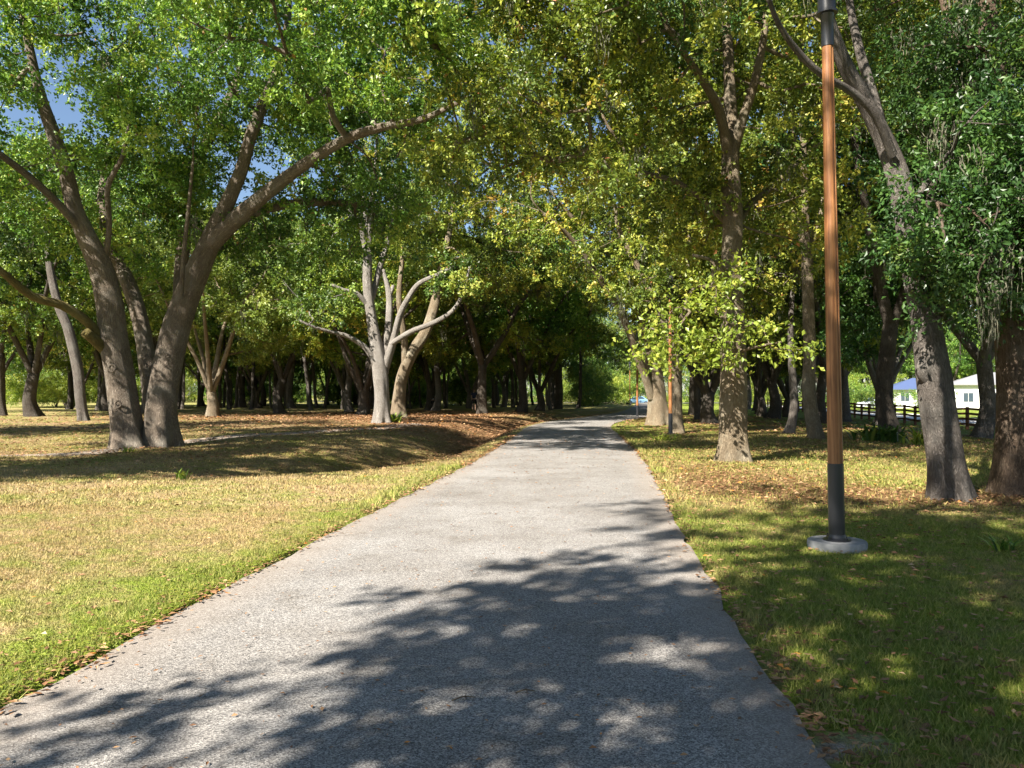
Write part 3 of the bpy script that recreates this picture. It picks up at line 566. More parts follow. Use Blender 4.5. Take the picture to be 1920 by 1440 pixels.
def put(var, x, y, sc, rot, name, label, barkm='bark_dark', leafm='leaf_oak', group=None, cat='tree', sz=1.0, tilt=0):
    """one tree or shrub with its own copies of the parts"""
    t = empty(name, (x, y, tz(x, y)), rot); t.scale = (sc, sc, sc * sz); t.rotation_euler[1] = tilt; tag(t, label, cat, group)
    for part, me in VAR[var].items():
        mat = M['moss'] if part == 'spanish_moss' else M[leafm] if part == 'crown' else M[barkm]
        if len(me.materials) == 0: me.materials.append(mat)
        o = bpy.data.objects.new(part, me); COL.objects.link(o); o.parent = t
        o.material_slots[0].link = 'OBJECT'; o.material_slots[0].material = mat
        if part == 'spanish_moss': o['kind'] = 'stuff'
    return t
def at(px, Z): return ((px - CX) / F * Z, Z)
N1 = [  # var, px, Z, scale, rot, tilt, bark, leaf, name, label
    ('vase', 401, 48, .95, 2.2, 0, 'bark_tan', 'leaf_sunlit', 'vase_shaped_oak', 'vase-shaped oak with tan forked limbs behind the twin-trunked oak'),
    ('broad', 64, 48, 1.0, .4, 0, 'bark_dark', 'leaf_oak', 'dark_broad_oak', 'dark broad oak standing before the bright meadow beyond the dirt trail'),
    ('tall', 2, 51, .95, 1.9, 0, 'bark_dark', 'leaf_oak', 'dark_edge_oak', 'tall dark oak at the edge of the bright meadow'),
    ('broad', 527, 55, .9, .9, .03, 'bark_dark', 'leaf_sunlit', 'dark_straight_oak', 'dark straight oak at the back edge of the sunny clearing'),
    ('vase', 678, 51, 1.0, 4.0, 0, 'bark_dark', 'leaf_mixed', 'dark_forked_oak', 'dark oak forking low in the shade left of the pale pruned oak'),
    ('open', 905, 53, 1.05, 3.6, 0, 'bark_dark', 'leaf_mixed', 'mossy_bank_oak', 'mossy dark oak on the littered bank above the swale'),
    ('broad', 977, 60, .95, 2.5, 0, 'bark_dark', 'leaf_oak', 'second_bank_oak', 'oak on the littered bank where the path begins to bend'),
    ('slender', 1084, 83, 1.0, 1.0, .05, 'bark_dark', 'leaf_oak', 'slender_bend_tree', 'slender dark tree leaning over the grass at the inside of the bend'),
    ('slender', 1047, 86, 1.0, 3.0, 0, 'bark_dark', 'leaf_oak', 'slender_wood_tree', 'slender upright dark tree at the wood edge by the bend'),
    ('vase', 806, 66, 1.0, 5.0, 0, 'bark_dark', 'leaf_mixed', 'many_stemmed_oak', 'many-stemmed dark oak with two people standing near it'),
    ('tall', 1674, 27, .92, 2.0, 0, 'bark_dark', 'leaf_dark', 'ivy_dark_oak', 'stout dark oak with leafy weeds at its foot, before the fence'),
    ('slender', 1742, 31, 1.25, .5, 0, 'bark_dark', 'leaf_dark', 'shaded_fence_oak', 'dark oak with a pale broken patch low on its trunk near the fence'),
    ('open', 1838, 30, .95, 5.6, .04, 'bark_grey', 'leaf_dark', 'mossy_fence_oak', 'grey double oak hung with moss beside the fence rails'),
    ('slender', 1531, 27, 1.2, 3.4, -.03, 'bark_tan', 'leaf_mixed', 'sunlit_tan_oak', 'oak trunk in sunlit tan directly behind the wooden lamp post'),  # the tan bark stands for yellow sunlight on this trunk
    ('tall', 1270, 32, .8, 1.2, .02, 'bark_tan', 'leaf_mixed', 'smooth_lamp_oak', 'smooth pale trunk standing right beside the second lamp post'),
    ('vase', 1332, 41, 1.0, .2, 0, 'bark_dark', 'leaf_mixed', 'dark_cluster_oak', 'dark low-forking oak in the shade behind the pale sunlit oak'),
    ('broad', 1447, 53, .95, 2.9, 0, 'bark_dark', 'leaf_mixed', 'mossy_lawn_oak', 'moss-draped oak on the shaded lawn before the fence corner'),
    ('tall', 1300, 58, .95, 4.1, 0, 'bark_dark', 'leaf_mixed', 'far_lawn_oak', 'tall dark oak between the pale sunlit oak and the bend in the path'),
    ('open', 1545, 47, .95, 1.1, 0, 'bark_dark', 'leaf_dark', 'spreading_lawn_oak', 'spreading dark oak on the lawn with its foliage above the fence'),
    # trees beside and behind the viewpoint whose shade reaches into view
    ('tall', None, (-4.3, -4.7), 1.0, 2.4, 0, 'bark_oak', 'leaf_oak', 'path_side_oak', 'oak on the open lawn left of the path whose shade crosses the asphalt'),
    ('open', None, (5.7, -3.7), .88, 2.7, 0, 'bark_oak', 'leaf_oak', 'lawn_side_oak', 'broad oak on the right lawn shading the grass by the lamp'),
    ('tall', None, (-15.2, 10.2), .95, 4.4, 0, 'bark_oak', 'leaf_oak', 'swale_shade_oak', 'tall oak on the lawn whose shade darkens the swale'),
    ('tall', None, (-25, 22.5), 1.0, 3.7, 0, 'bark_oak', 'leaf_oak', 'trail_end_oak', 'tall oak by the far end of the dirt trail'),
    ('broad', None, (17.5, 16), .95, 2.2, 0, 'bark_grey', 'leaf_dark', 'paddock_oak', 'broad oak near the paddock fence beside the brown oak'),
    ('tall', None, (12.2, 21.5), .9, 1.2, 0, 'bark_dark', 'leaf_mixed', 'inner_lawn_oak', 'tall oak on the shaded lawn between the brown oak and the fence'),
]
taken = []
for var, px, Z, sc, rot, tilt, bk_, lf_, nm, lb in N1:
    x, y = at(px, Z) if px is not None else Z
    if nm == 'inner_lawn_oak': continue
    put(var, x, y, sc, rot, nm, lb, bk_, lf_, tilt=tilt); taken.append((x, y))
g = np.random.default_rng(31)
KIND = dict(broad='broad', tall='tall', vase='low-forking', slender='slender', open='spreading mossy', bush='low', tallbush='tall')
MARKS = [(x_, y_, t_) for (x_, y_), t_ in zip(taken, ['tan vase-shaped oak', 'dark broad oak', 'dark meadow-edge oak', 'clearing oak', 'low dark forked oak', 'mossy bank oak', 'second bank oak', 'leaning slender tree', 'upright slender tree', 'many-stemmed oak', 'stout weedy oak', 'broken-barked oak', 'double fence oak', 'sunlit-tan oak', 'smooth pale trunk', 'dark clustered oak', 'moss-draped lawn oak', 'far lawn oak', 'spreading lawn oak'])] + [(54, 108, 'blue-roofed house'), (64, 96, 'grey-roofed house'), (21, 134, 'crossing path'), (20, 116, 'farthest lamp')]
def fill(n, xr, yr, dmin, test, kinds, name, label, group, barks, leafs, sc=(.8, 1.1)):
    c = 0; tries = 0
    while c < n and tries < 4000:
        tries += 1; x = g.uniform(*xr); y = g.uniform(*yr)
        if not test(x, y) or min(math.hypot(x - a, y - b) for a, b in taken) < dmin: continue
        taken.append((x, y)); c += 1
        kd = kinds[g.integers(len(kinds))]; q = min(MARKS, key=lambda m: math.hypot(m[0] - x, m[1] - y))
        lb2 = KIND[kd] + ' ' + label + ', nearest the ' + q[2]
        put(kd, x, y, g.uniform(*sc), g.random() * 6.3, name, lb2, barks[g.integers(len(barks))], leafs[g.integers(len(leafs))], group, 'shrub' if 'bush' in kd else 'tree', tilt=g.normal(0, .03))
pathx = lambda y: float(np.interp(y, PATH[:, 1], PATH[:, 0]))
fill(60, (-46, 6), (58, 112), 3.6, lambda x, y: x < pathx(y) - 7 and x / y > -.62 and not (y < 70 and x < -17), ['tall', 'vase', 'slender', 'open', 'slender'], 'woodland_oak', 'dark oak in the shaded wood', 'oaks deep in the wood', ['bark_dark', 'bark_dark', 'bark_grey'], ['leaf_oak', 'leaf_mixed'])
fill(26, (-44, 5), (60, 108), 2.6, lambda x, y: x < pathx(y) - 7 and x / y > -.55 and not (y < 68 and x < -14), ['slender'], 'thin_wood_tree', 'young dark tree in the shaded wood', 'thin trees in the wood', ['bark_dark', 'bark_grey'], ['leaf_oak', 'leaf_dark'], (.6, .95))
fill(9, (-62, -24), (56, 100), 6, lambda x, y: x / y > -.68 and x / y < -.36, ['broad', 'tall', 'vase'], 'meadow_oak', 'dark oak around the meadow', 'oaks around the meadow', ['bark_dark'], ['leaf_oak'])
fill(14, (10, 30), (44, 100), 5.5, lambda x, y: x > pathx(y) + 5 and x < 22 + .14 * (y - 39), ['tall', 'vase', 'slender', 'open'], 'lawn_oak', 'dark oak on the far lawn', 'oaks on the far lawn', ['bark_dark', 'bark_grey'], ['leaf_mixed', 'leaf_dark'])
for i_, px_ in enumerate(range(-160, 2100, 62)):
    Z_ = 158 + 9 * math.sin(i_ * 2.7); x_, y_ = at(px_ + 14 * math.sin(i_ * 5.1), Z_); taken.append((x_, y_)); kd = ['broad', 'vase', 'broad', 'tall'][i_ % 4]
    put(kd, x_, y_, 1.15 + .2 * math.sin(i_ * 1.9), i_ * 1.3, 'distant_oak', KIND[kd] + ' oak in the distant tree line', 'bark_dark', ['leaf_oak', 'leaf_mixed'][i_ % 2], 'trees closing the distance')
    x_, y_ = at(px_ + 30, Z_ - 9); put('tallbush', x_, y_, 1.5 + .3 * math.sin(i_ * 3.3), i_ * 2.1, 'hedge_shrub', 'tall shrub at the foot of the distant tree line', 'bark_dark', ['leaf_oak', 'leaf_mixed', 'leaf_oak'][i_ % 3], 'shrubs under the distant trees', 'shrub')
fill(40, (-90, 60), (118, 146), 3.4, lambda x, y: abs(x / y) < .68 and not (pathx(min(y, 140)) - 3 < x < pathx(min(y, 140)) + 14), ['tallbush', 'bush', 'tallbush'], 'background_shrub', 'shrub in the undergrowth beyond the wood', 'undergrowth shrubs', ['bark_dark'], ['leaf_oak', 'leaf_bright'], (.9, 1.7))
fill(22, (-40, 4), (100, 117), 2.6, lambda x, y: x < pathx(y) - 8, ['tallbush', 'bush'], 'shade_shrub', 'dark shrub at the back of the wood', 'shrubs at the back of the wood', ['bark_dark'], ['leaf_oak'], (.9, 1.4))
fill(8, (-58, -34), (84, 100), 4, lambda x, y: x / y < -.42, ['bush'], 'meadow_shrub', 'bright shrub behind the sunny meadow', 'shrubs behind the meadow', ['bark_dark'], ['leaf_bright'], (.8, 1.2))
fill(7, (1, 15), (96, 128), 3, lambda x, y: pathx(y) - 14 < x < pathx(y) - 5, ['tallbush', 'bush'], 'bend_shrub', 'dense shrub inside the path bend', 'shrubs inside the bend', ['bark_dark'], ['leaf_bright', 'leaf_oak'], (.9, 1.3))
for px_, Z_, sc_ in ((1590, 96, 1.1), (1648, 92, .9), (1745, 88, .9), (1925, 84, 1.0)):
    x_, y_ = at(px_, Z_); put('bush', x_, y_, sc_, px_, 'garden_shrub', 'rounded garden shrub on the lawn before the white houses', 'bark_dark', 'leaf_oak', 'shrubs before the houses', 'shrub')
fill(7, (40, 95), (128, 150), 7, lambda x, y: .34 < x / y < .66, ['broad', 'tall'], 'garden_oak', 'garden tree behind the white houses', 'trees behind the houses', ['bark_dark'], ['leaf_oak'], (.9, 1.2))

# small plants
def weed(px, py, name, label, n, hgt, wid, mat, cat='plant'):
    Z = EYE * F / (py - HY); x, y = at(px, Z); g = np.random.default_rng(int(px)); V = []; lv = []
    for i in range(n):
        a = g.random() * 6.3; d = np.array([math.cos(a), math.sin(a), 0]); o = g.normal(0, wid * .3, 3) * (1, 1, 0); hh = hgt * g.uniform(.5, 1.1); sd_ = np.array([-d[1], d[0], 0]) * hgt * .09
        p1 = o + d * wid * .3 * g.random() + (0, 0, hh * .6); p2 = o + d * wid * g.uniform(.4, .8) + (0, 0, hh)
        V += [o - sd_ * .6, o + sd_ * .6, p1 + sd_, p1 - sd_, p1 - sd_, p1 + sd_, p2 + sd_ * .15, p2 - sd_ * .15]; lv += [g.random()] * 2
    me = mesh_np('leaf_blades', V, np.arange(len(V)).reshape(-1, 4)); attr(me, 'lv', lv, 'FACE')
    t = empty(name, (x, y, tz(x, y) - .01)); tag(t, label, cat); obj('leaf_blades', me, M[mat], t); return t
weed(344, 892, 'weed', 'bright green weed in the dry lawn before the dirt trail', 26, .22, .22, 'leaf_bright')
weed(243, 850, 'sprout', 'small green sprout at the foot of the twin-trunked oak', 20, .18, .25, 'leaf_bright')
weed(1885, 1030, 'grass_tuft', 'tuft of long grass on the lawn right of the lamp base', 30, .15, .24, 'leaf_oak')
weed(1650, 828, 'leafy_weed', 'dark leafy weed patch at the foot of the stout dark oak', 90, .6, 1.1, 'leaf_dark')
weed(1725, 835, 'fern_clump', 'fresh green fern clump behind the leaning grey oak', 40, .5, .5, 'leaf_bright')
weed(735, 800, 'root_weed', 'weed clump growing at the foot of the pale pruned oak', 60, .5, .7, 'leaf_oak')
weed(1245, 826, 'lamp_weed', 'low green weeds around the second lamp post', 50, .25, .8, 'leaf_bright')

# ------------------------------------------------------------------ lamp posts
simple('black_metal', (0.018, 0.019, 0.022), .34, .5, 0, .2, 6); simple('concrete', (0.25, 0.25, 0.245), .9, .2, 0, .5, 14)
k = N('pole_wood'); tc = k.n('TexCoord').outputs['Object']; mp = k.n('Mapping'); mp.inputs['Scale'].default_value = (22, 22, .8); k.l(tc, mp.inputs[0])
gr_ = k.noise(mp.outputs[0], 1.6, 6, .7, .8); c = k.ramp(gr_, [(.28, (.085, .032, .013)), (.45, (.22, .09, .032)), (.6, (.33, .15, .055)), (.78, (.43, .22, .09))])
M['pole_wood'] = k.done(k.bsdf(c, .5, .35, normal=k.bump(gr_, .4, .006)))
k = N('lamp_glass'); M['lamp_glass'] = k.done(k.bsdf((.06, .06, .06), .2, .5))
def lamp(px, Z, label, rot=0, tilt=(0, 0)):
    x, y = at(px, Z); t = empty('lamp_post', (x, y, tz(x, y) - (0 if Z < 20 else .07)), rot); tag(t, label, 'lamp post', 'wooden lamp posts along the path')
    b = MB().lathe([(.285, -.15), (.287, .07), (.278, .085), (.0, .071)][:3], 40).build('concrete_base', M['concrete'], t, True)
    fl = MB().lathe([(.135, .081), (.135, .097), (.11, .101), (.092, .115), (.086, .145)], 28).build('flange', M['black_metal'], t, True)
    for i in range(4):
        a = i * math.pi / 2 + .5; MB().lathe([(.013, .095), (.013, .12), (.007, .122), (.007, .14)], 6, (.117 * math.cos(a), .117 * math.sin(a))).build('bolt', M['black_metal'], fl)
    pole = empty('pole', (0, 0, 0)); bpy.data.objects.remove(pole)
    def groove(a, z):
        d = min(abs(a - 5.25), abs(a - 5.25 + 2 * math.pi)); return 1 - .30 * math.exp(-(d / .13) ** 2) - .03 * math.exp(-((a - 2.2) / .1) ** 2)
    pr = [(.0785 - .0044 * z, z) for z in np.linspace(.80, 5.20, 30)]
    wd = MB().lathe(pr, 56, groove=groove).build('wooden_shaft', M['pole_wood'], t, True)
    lo = MB().lathe([(.080, .085), (.079, .86), (.074, .865)], 32).build('lower_sleeve', M['black_metal'], t, True)
    up = MB().lathe([(.052, 5.12), (.0625, 5.125), (.062, 5.42), (.07, 5.43), (.07, 5.5)], 32).build('upper_sleeve', M['black_metal'], t, True)
    co = MB().lathe([(.07, 5.455), (.105, 5.46), (.105, 5.485), (.088, 5.495), (.088, 5.75), (.10, 5.76)], 32).build('collar', M['black_metal'], t, True)
    gl = MB().lathe([(.10, 5.76), (.14, 5.82), (.15, 6.0), (.13, 6.18)], 32).build('lamp_globe', M['lamp_glass'], t, True)
    hd = MB().lathe([(.15, 6.17), (.27, 6.2), (.20, 6.26), (.08, 6.34), (.03, 6.4)], 32).build('lamp_hood', M['black_metal'], t, True)
    for o in (wd, lo, up, co, gl, hd): o.rotation_euler = (tilt[0], tilt[1], 0)
    return t
lamp(1568, 8.15, 'wooden lamp post on a round concrete base in the grass beside the near lawn', 0, (0, -.014))
lamp(1257, 30, 'wooden lamp post with bright shaft foot, beside the smooth pale trunk', .8)
lamp(1195, 54, 'wooden lamp post by the asphalt next to the gnarled oak with the arching limb', 1.9)
lamp(1181, 116, 'farthest lamp post, pale and thin beyond the bend', 2.5)

# ------------------------------------------------------------------ paddock fence
simple('fence_wood', (0.15, 0.072, 0.04), .8, .2, 0, .35, 5)
fence = empty('paddock_fence', (0, 0, 0)); fA, fB = np.array([22.6, 31.0]), np.array([34.2, 108.0])
L_ = np.linalg.norm(fB - fA); nb = int(L_ / 2.0); fd = (fB - fA) / L_; ang = math.atan2(fd[1], fd[0])
fence.location = (fA[0], fA[1], tz(*fA)); tag(fence, 'long brown four-rail paddock fence along the pale lane', 'fence')
pm = MB().box(-.07, .07, -.07, .07, -.3, 1.22).v; pmb = MB().box(-.07, .07, -.07, .07, -.3, 1.22)
post0 = None; rail0 = None
for i in range(nb + 1):
    q = fA + fd * 2.0 * i; z = tz(*q)
    if post0 is None: post0 = pmb.build('post', M['fence_wood'], fence); o = post0
    else: o = post0.copy(); COL.objects.link(o); o.parent = fence
    o.location = (q[0] - fA[0], q[1] - fA[1], z - fence.location[2]); o.rotation_euler = (0, 0, ang)
    if i == nb: break
    q2 = fA + fd * 2.0 * (i + 1); z2 = tz(*q2)
    for h_ in (.30, .58, .86, 1.12):
        if rail0 is None: rail0 = MB().box(.075, 1.925, -.03, .03, -.06, .06).build('rail', M['fence_wood'], fence); o = rail0
        else: o = rail0.copy(); COL.objects.link(o); o.parent = fence
        o.location = (q[0] - fA[0], q[1] - fA[1], z - fence.location[2] + h_); o.rotation_euler = (0, -math.atan2(z2 - z, 2.0), ang)

# ------------------------------------------------------------------ houses, cars and people in the distance
simple('white_wall', (0.78, 0.77, 0.74), .8, .2, 0, .06, 2); simple('blue_roof', (0.07, 0.10, 0.20), .5, .4, 0, .12, 3); simple('grey_roof', (0.22, 0.22, 0.23), .8, .2, 0, .2, 4)
simple('window_glass', (0.04, 0.06, 0.08), .08, .6, 0, .1); simple('trim', (0.62, 0.61, 0.58), .6, .3); simple('door_paint', (0.16, 0.07, 0.04), .5, .4)
def house(x, y, rz, wid, dep, hgt, roofm, name, label, rise=1.5):
    t = empty(name, (x, y, tz(x, y)), rz); tag(t, label, 'house')
    MB().box(-wid / 2, wid / 2, 0, dep, -.3, hgt).build('wall', M['white_wall'], t)
    ov = .55; v = [(-wid / 2 - ov, -ov, hgt), (wid / 2 + ov, -ov, hgt), (wid / 2 + ov, dep + ov, hgt), (-wid / 2 - ov, dep + ov, hgt), (-wid / 2 + dep * .45, dep / 2, hgt + rise), (wid / 2 - dep * .45, dep / 2, hgt + rise)]
    v += [(a, b, c + .14) for a, b, c in v[:4]]
    m = MB(); m.add([v[0], v[1], v[2], v[3], v[6], v[7], v[8], v[9], (v[4][0], v[4][1], v[4][2] + .14), (v[5][0], v[5][1], v[5][2] + .14)], [(3, 2, 1, 0), (0, 1, 5, 4), (1, 2, 6, 5), (2, 3, 7, 6), (3, 0, 4, 7), (4, 5, 9, 8), (6, 7, 8, 9), (5, 6, 9), (7, 4, 8)]); m.build('roof', M[roofm], t)
    for wx in np.arange(-wid / 2 + 1.6, wid / 2 - 1, 3.1):
        if abs(wx) < 1.2: continue
        f = MB().box(wx - .62, wx + .62, -.05, -.003, .85, 2.15).build('window', M['trim'], t)
        MB().box(wx - .52, wx - .02, -.07, -.053, .95, 2.05).box(wx + .02, wx + .52, -.07, -.053, .95, 2.05).build('pane', M['window_glass'], f)
    d = MB().box(-.5, .5, -.06, -.003, 0, 2.1).build('door', M['door_paint'], t); MB().box(.34, .42, -.12, -.063, 1.0, 1.06).build('handle', M['trim'], d)
    for px_ in (-1.8, 1.8): MB().lathe([(.12, 0), (.10, hgt - .01)], 10, (px_, -.4)).build('porch_post', M['trim'], t, True)
    return t
house(56.5, 108, -.28, 9.5, 7, 2.5, 'blue_roof', 'blue_roofed_house', 'low white house with a blue roof beyond the paddock fence')
house(61.5, 96, -.4, 15, 8, 3.0, 'grey_roof', 'grey_roofed_house', 'white house with a grey roof beyond the lane, behind the mossy fence oak')
simple('tyre', (0.02, 0.02, 0.02), .9, .2); simple('rim', (.5, .5, .52), .3, .5, .8); simple('tail_red', (.4, .02, .02), .3, .5); simple('head_clear', (.8, .8, .78), .15, .6)
def car(x, y, rz, col, name, label):
    t = empty(name, (x, y, tz(x, y)), rz); tag(t, label, 'car'); pm_ = simple('paint_' + name, col, .25, .6, 0, .05)
    prof = [(-2.2, .32), (-2.22, .72), (-2.1, .86), (-1.2, .93), (1.55, .95), (2.1, .92), (2.2, .7), (2.18, .32)]
    MB().prism(prof, -.88, .88).build('body', pm_, t, bevel=.06)
    cab = [(-1.25, .93), (-.55, 1.42), (.9, 1.45), (1.6, .95)]
    m = MB(); m.add([(a, -.80 + .14 * (b > 1), b) for a, b in cab] + [(a, .80 - .14 * (b > 1), b) for a, b in cab], [(0, 1, 2, 3), (7, 6, 5, 4), (0, 4, 5, 1), (1, 5, 6, 2), (2, 6, 7, 3)]); m.build('cabin', pm_, t)
    for s_ in (-1, 1):
        y1 = s_ * .745; m = MB(); m.add([(-1.0, s_ * .80, .99), (-.5, s_ * .69, 1.36), (.1, s_ * .69, 1.37), (.1, s_ * .80, .99)], [(0, 1, 2, 3)]).add([(.18, s_ * .80, .99), (.18, s_ * .69, 1.37), (.82, s_ * .69, 1.38), (1.3, s_ * .80, .99)], [(0, 1, 2, 3)]); m.build('side_window', M['window_glass'], t)
        for xx in (-1.38, 1.38):
            wv = [(.30 * math.cos(a), .30 * math.sin(a)) for a in np.linspace(0, 2 * math.pi, 20, endpoint=False)]
            wh = MB().prism([(xx + a, .31 + b) for a, b in wv], s_ * .72, s_ * .90).build('wheel', M['tyre'], t); MB().prism([(xx + a * .6, .31 + b * .6) for a, b in wv], s_ * .88, s_ * .915).build('rim', M['rim'], wh)
        MB().box(-2.235, -2.16, s_ * .72 - .16, s_ * .72 + .1, .62, .76).build('headlight', M['head_clear'], t); MB().box(2.13, 2.215, s_ * .72 - .14, s_ * .72 + .1, .68, .82).build('tail_light', M['tail_red'], t)
    MB().add([(-1.235, -.70, .97), (-.60, -.60, 1.40), (-.60, .60, 1.40), (-1.235, .70, .97)], [(0, 1, 2, 3)]).build('windscreen', M['window_glass'], t)
    MB().add([(1.59, -.70, .985), (.96, -.60, 1.42), (.96, .60, 1.42), (1.59, .70, .985)], [(3, 2, 1, 0)]).build('rear_window', M['window_glass'], t)
    return t
car(45.5, 100, .3, (.62, .66, .72), 'silver_car', 'silver car parked on the lawn beyond the paddock fence')
car(58.5, 92, -.2, (.75, .76, .78), 'white_car', 'white car parked before the grey-roofed house')
car(21.5, 138, .1, (.20, .36, .52), 'blue_car', 'pale blue car parked beyond the crossing path')

simple('skin', (.42, .26, .18), .6, .3); simple('hair', (.04, .028, .02), .7, .3); simple('grey_cloth', (.36, .36, .37), .9, .1); simple('navy_cloth', (.03, .035, .07), .9, .1); simple('black_cloth', (.02, .02, .022), .9, .1)
def skin_mesh(name, verts, edges, mat, parent, levels=1):
    me = bpy.data.meshes.new(name); me.from_pydata([v[:3] for v in verts], edges, []); o = obj(name, me, mat, parent)
    sk = o.modifiers.new('skin', 'SKIN')
    for i, v in enumerate(verts):
        d = me.skin_vertices[0].data[i]; d.radius = (v[3], v[4] if len(v) > 4 else v[3]); d.use_root = i == 0
    sb = o.modifiers.new('smooth', 'SUBSURF'); sb.levels = levels; sb.render_levels = levels; sk.use_smooth_shade = True
    return o
def person(x, y, rz, shirt, name, label, h=1.72, arm=.0):
    t = empty('person', (x, y, tz(x, y)), rz); tag(t, label, 'person'); s_ = h / 1.75; t.scale = (s_,) * 3
    B = [(0, 0, .95, .12, .095), (0, 0, 1.18, .12, .09), (0, 0, 1.38, .15, .095), (0, 0, 1.50, .055), (0, .01, 1.56, .052), (0, .015, 1.63, .085, .095), (0, .01, 1.70, .075, .085)]
    E = [(0, 1), (1, 2), (2, 3), (3, 4), (4, 5), (5, 6)]
    for sg in (-1, 1):
        n0 = len(B); B += [(sg * .17, 0, 1.42, .05), (sg * .24, -.02, 1.15, .042), (sg * (.25 - arm), .06 + arm, .92, .034), (sg * (.25 - arm), .09 + arm, .86, .03, .018), (sg * (.25 - arm), .10 + arm, .79, .02, .012)]; E += [(2, n0)] + [(n0 + j, n0 + j + 1) for j in range(4)]
        n1 = len(B); B += [(sg * .095, 0, .86, .085), (sg * .11, .01, .50, .058), (sg * .12, -.02, .24, .048), (sg * .12, -.02, .08, .034), (sg * .125, .12, .03, .035, .025)]; E += [(0, n1)] + [(n1 + j, n1 + j + 1) for j in range(4)]
    skin_mesh('body', B, E, M['skin'], t)
    T = [(0, 0, .92, .145, .115), (0, 0, 1.18, .14, .11), (0, 0, 1.40, .17, .115), (0, 0, 1.46, .08)]; TE = [(0, 1), (1, 2), (2, 3)]
    for sg in (-1, 1): n0 = len(T); T += [(sg * .18, 0, 1.42, .065), (sg * .235, -.015, 1.2, .06)]; TE += [(2, n0), (n0, n0 + 1)]
    skin_mesh('shirt', T, TE, M[shirt], t)
    H_ = [(0, 0, .95, .14, .115)]; HE = []
    for sg in (-1, 1): n0 = len(H_); H_ += [(sg * .1, 0, .85, .1), (sg * .112, .01, .52, .082)]; HE += [(0, n0), (n0, n0 + 1)]
    skin_mesh('shorts', H_, HE, M['black_cloth'], t)
    skin_mesh('hair', [(0, -.012, 1.665, .088, .096), (0, -.012, 1.725, .082, .09)], [(0, 1)], M['hair'], t)
    MB().lathe([(.012, 1.615), (.016, 1.622), (.010, 1.65)], 6, (0, .112)).build('nose', M['skin'], t)
    return t
person(*at(811, 66), .6, 'grey_cloth', 'person', 'person in a grey shirt and dark shorts standing in the shaded wood', 1.62, .1)
person(*at(889, 62), -.4, 'navy_cloth', 'person', 'person in dark blue clothes and shorts standing by the mossy bank oak', 1.72)

# ------------------------------------------------------------------ grass and fallen leaves (uncountable)
def zsample(n, z0, z1, p): u = rng.random(n); return (z0 ** p + u * (z1 ** p - z0 ** p)) ** (1 / p)
def grass(n, z0, z1, hgt, wid, p, name):
    y = zsample(n, z0, z1, p); x = y * rng.uniform(-.69, .69, n); g_, l_, d_, e_ = masks(x, y)
    keep = (e_ > .03 + rng.random(n) * .05) & (rng.random(n) > d_ * 1.1) & (rng.random(n) > l_ * .75); x, y, g_, l_, d_, e_ = (q[keep] for q in (x, y, g_, l_, d_, e_)); n = len(x)
    z = terrain(x, y); th = rng.random(n) * 6.283; dx, dy = np.cos(th), np.sin(th); edge = 1 + .5 * np.exp(-(e_ / .35) ** 2)
    clump = .75 + .5 * (.5 + .5 * np.sin(x * 2.1 + np.sin(y * 1.7) * 2) * np.sin(y * 2.7 + x)); hh = hgt * rng.uniform(.45, 1.3, n) * clump * edge * (1 + .5 * (g_ > .4)); ww = wid * rng.uniform(.7, 1.3, n) * (.6 + .4 * y / z0) ** .5
    ln = rng.uniform(.2, 1.1, n) * hh; la = rng.random(n) * 6.283
    b = np.stack([x, y, z - .004], 1); s_ = np.stack([dx * ww, dy * ww, 0 * x], 1); tip = b + np.stack([np.cos(la) * ln, np.sin(la) * ln, hh], 1)
    V = np.stack([b - s_, b + s_, tip], 1).reshape(-1, 3); me = mesh_np(name, V, np.arange(len(V)).reshape(-1, 3))
    for nm, q in (('green', g_), ('litter', l_ * .4), ('dirt', d_ * 0)): attr(me, nm, np.repeat(q, 3))
    attr(me, 'lv', rng.random(n), 'FACE'); return tag(obj(name, me, M['grass_blade']), 'short mown lawn grass, dry and tan with green patches', 'grass', kind='stuff')
grass(340000, 3.0, 11, .026, .0034, 1.3, 'lawn_grass'); grass(190000, 10.5, 30, .042, .010, 1.2, 'far_lawn_grass')
def litter(n, pts, name, label, size=(.035, .075), mat='fallen_leaf', wide=1.0):
    x, y, z = pts; n = len(x); th = rng.random(n) * 6.283; L = rng.uniform(*size, n) * (1 + np.maximum(y - 8, 0) / 22); W = L * rng.uniform(.32, .55, n) * wide; d = np.stack([np.cos(th), np.sin(th), rng.normal(0, .22, n)], 1); s_ = np.stack([-np.sin(th), np.cos(th), rng.normal(0, .3, n)], 1); c = np.stack([x, y, z], 1)
    up = np.array([0, 0, 1.0]) * (L * rng.uniform(-.05, .25, n))[:, None]
    a = c - d * L[:, None] / 2; b = c + d * L[:, None] / 2; m1 = c + s_ * W[:, None] / 2 + up; m2 = c - s_ * W[:, None] / 2 + up
    V = np.stack([a, m1, b, m2], 1).reshape(-1, 3); zmin = np.repeat(z, 4) + .003; V[:, 2] = np.maximum(V[:, 2], zmin); me = mesh_np(name, V, np.arange(len(V)).reshape(-1, 4)); attr(me, 'lv', np.clip(rng.beta(2, 2, n) * (.95) + (rng.random(n) < .03), 0, 1), 'FACE')
    return tag(obj(name, me, M[mat]), label, 'leaves', kind='stuff')
n = 300000; y = zsample(n, 3.2, 60, .9); x = y * rng.uniform(-.68, .68, n); g_, l_, d_, e_ = masks(x, y)
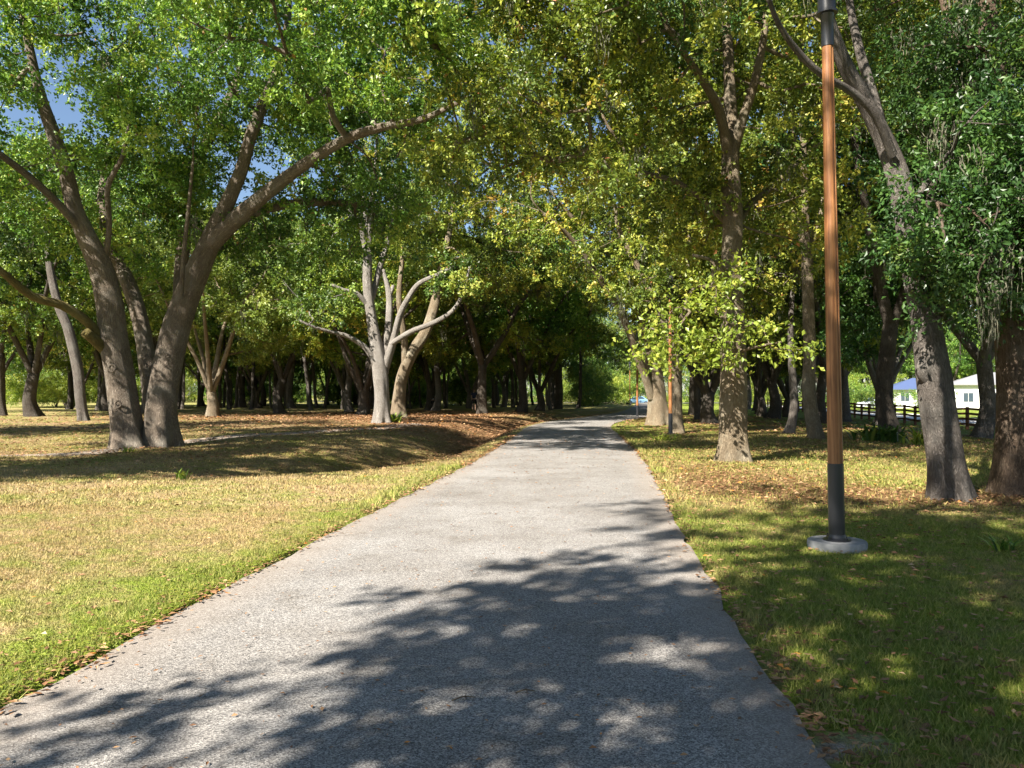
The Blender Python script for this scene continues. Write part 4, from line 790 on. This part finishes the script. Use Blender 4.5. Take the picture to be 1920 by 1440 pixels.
k_ = (e_ > 0) & (rng.random(n) < np.clip(l_ * .55 + .02 + .05 * np.exp(-(e_ / .4) ** 2) + .09 * (x > 1.5), 0, 1)); x, y = x[k_], y[k_]; litter(0, (x, y, terrain(x, y) + .012 + .02 * rng.random(len(x))), 'leaf_litter', 'brown fallen oak leaves strewn over the lawn and under the trees')
# along the path edges, thick in drifts
ys = zsample(5200, 2.5, 30, .6); px_ = np.interp(ys, PATH[:, 1], PATH[:, 0]); sgn = np.where(rng.random(len(ys)) < .6, -1, 1); dr = (.5 + .5 * np.sin(ys * 2.3) * np.sin(ys * 5.1 + 1)) ; kk = rng.random(len(ys)) < .25 + .75 * dr
xs = px_ + sgn * (HALF + rng.normal(.04, .07, len(ys))) * 1.01; xs, ys = xs[kk], ys[kk]; litter(0, (xs, ys, np.maximum(terrain(xs, ys), 0) + .008 + .02 * rng.random(len(xs))), 'edge_leaves', 'brown leaves gathered along the path edges', (.03, .07))
n = 2600; ys = zsample(n, 2.8, 34, .9); xs = np.interp(ys, PATH[:, 1], PATH[:, 0]) + rng.uniform(-1.85, 1.85, n) ; litter(0, (xs, ys, np.full(n, .024)), 'path_leaves', 'scattered small brown leaves lying on the asphalt', (.014, .042))

n = 5200; ys = zsample(n, 2.8, 9, .8); off = np.abs(rng.normal(0, .16, n)) * (1.2 + np.sin(ys * 3.1)) ; kk = rng.random(n) < np.clip(1.3 - (ys - 3) * .16, 0, 1) * (.35 + .65 * (np.sin(ys * 4.3 + 1) > -.2)); ys, off = ys[kk], off[kk]; xs = np.interp(ys, PATH[:, 1], PATH[:, 0]) - HALF - .05 - off
litter(0, (xs, ys, terrain(xs, ys) + .012 + .022 * rng.random(len(xs))), 'verge_weeds', 'low broad-leaved weeds creeping along the path verge', (.018, .04), 'leaf_bright', 1.6)

# hairline cracks in the asphalt and twigs lying about
path_o = bpy.data.objects['path']; simple('crack_dark', (.05, .047, .045), .95, .1)
for x0, x1, yy in ((0.1, 1.75, 16.4), (-1.0, 0.1, 14.6), (2.5, 1.2, 11.2)):
    xs = np.linspace(x0, x1, 18); yv = yy + np.cumsum(rng.normal(0, .018, 18)); wd = rng.uniform(.004, .012, 18); d = np.interp(yv, PATH[:, 1], PATH[:, 0]); zc = .0205 - .02 * ((xs - d) / HALF) ** 2 + .003
    V = np.concatenate([np.c_[xs, yv - wd, zc], np.c_[xs, yv + wd, zc]]); i_ = np.arange(17); obj('crack', mesh_np('crack', V, np.stack([i_, i_ + 1, i_ + 19, i_ + 18], 1)), M['crack_dark'], path_o)
for px, py, L, a, lb in ((985, 1305, .10, .1, 'short curved brown twig lying on the shaded asphalt'), (870, 1318, .12, .25, 'thin dark twig lying beside fallen leaves on the asphalt'), (655, 958, .5, .3, 'thin fallen stick on the asphalt near the verge'), (1440, 1190, .35, 1.1, 'thin stick in the grass at the right path edge')):
    Z = EYE * F / (py - HY); x, y = at(px, Z); tw = Tubes(); d = np.array([math.cos(a), math.sin(a), 0]); tw.tube([-d * L / 2, np.array([0, .02, .006]), d * L / 2 + (0, 0, .004)], [.004, .0035, .002], 6, step=.03)
    tw.tube([d * L * .1, d * L * .22 + (-.02, .05, .004)], [.003, .002], 5); o = obj('twig', tw.mesh('twig'), M['bark_tan']); o.location = (x, y, max(.026, tz(x, y) + .02)); tag(o, lb, 'twig')
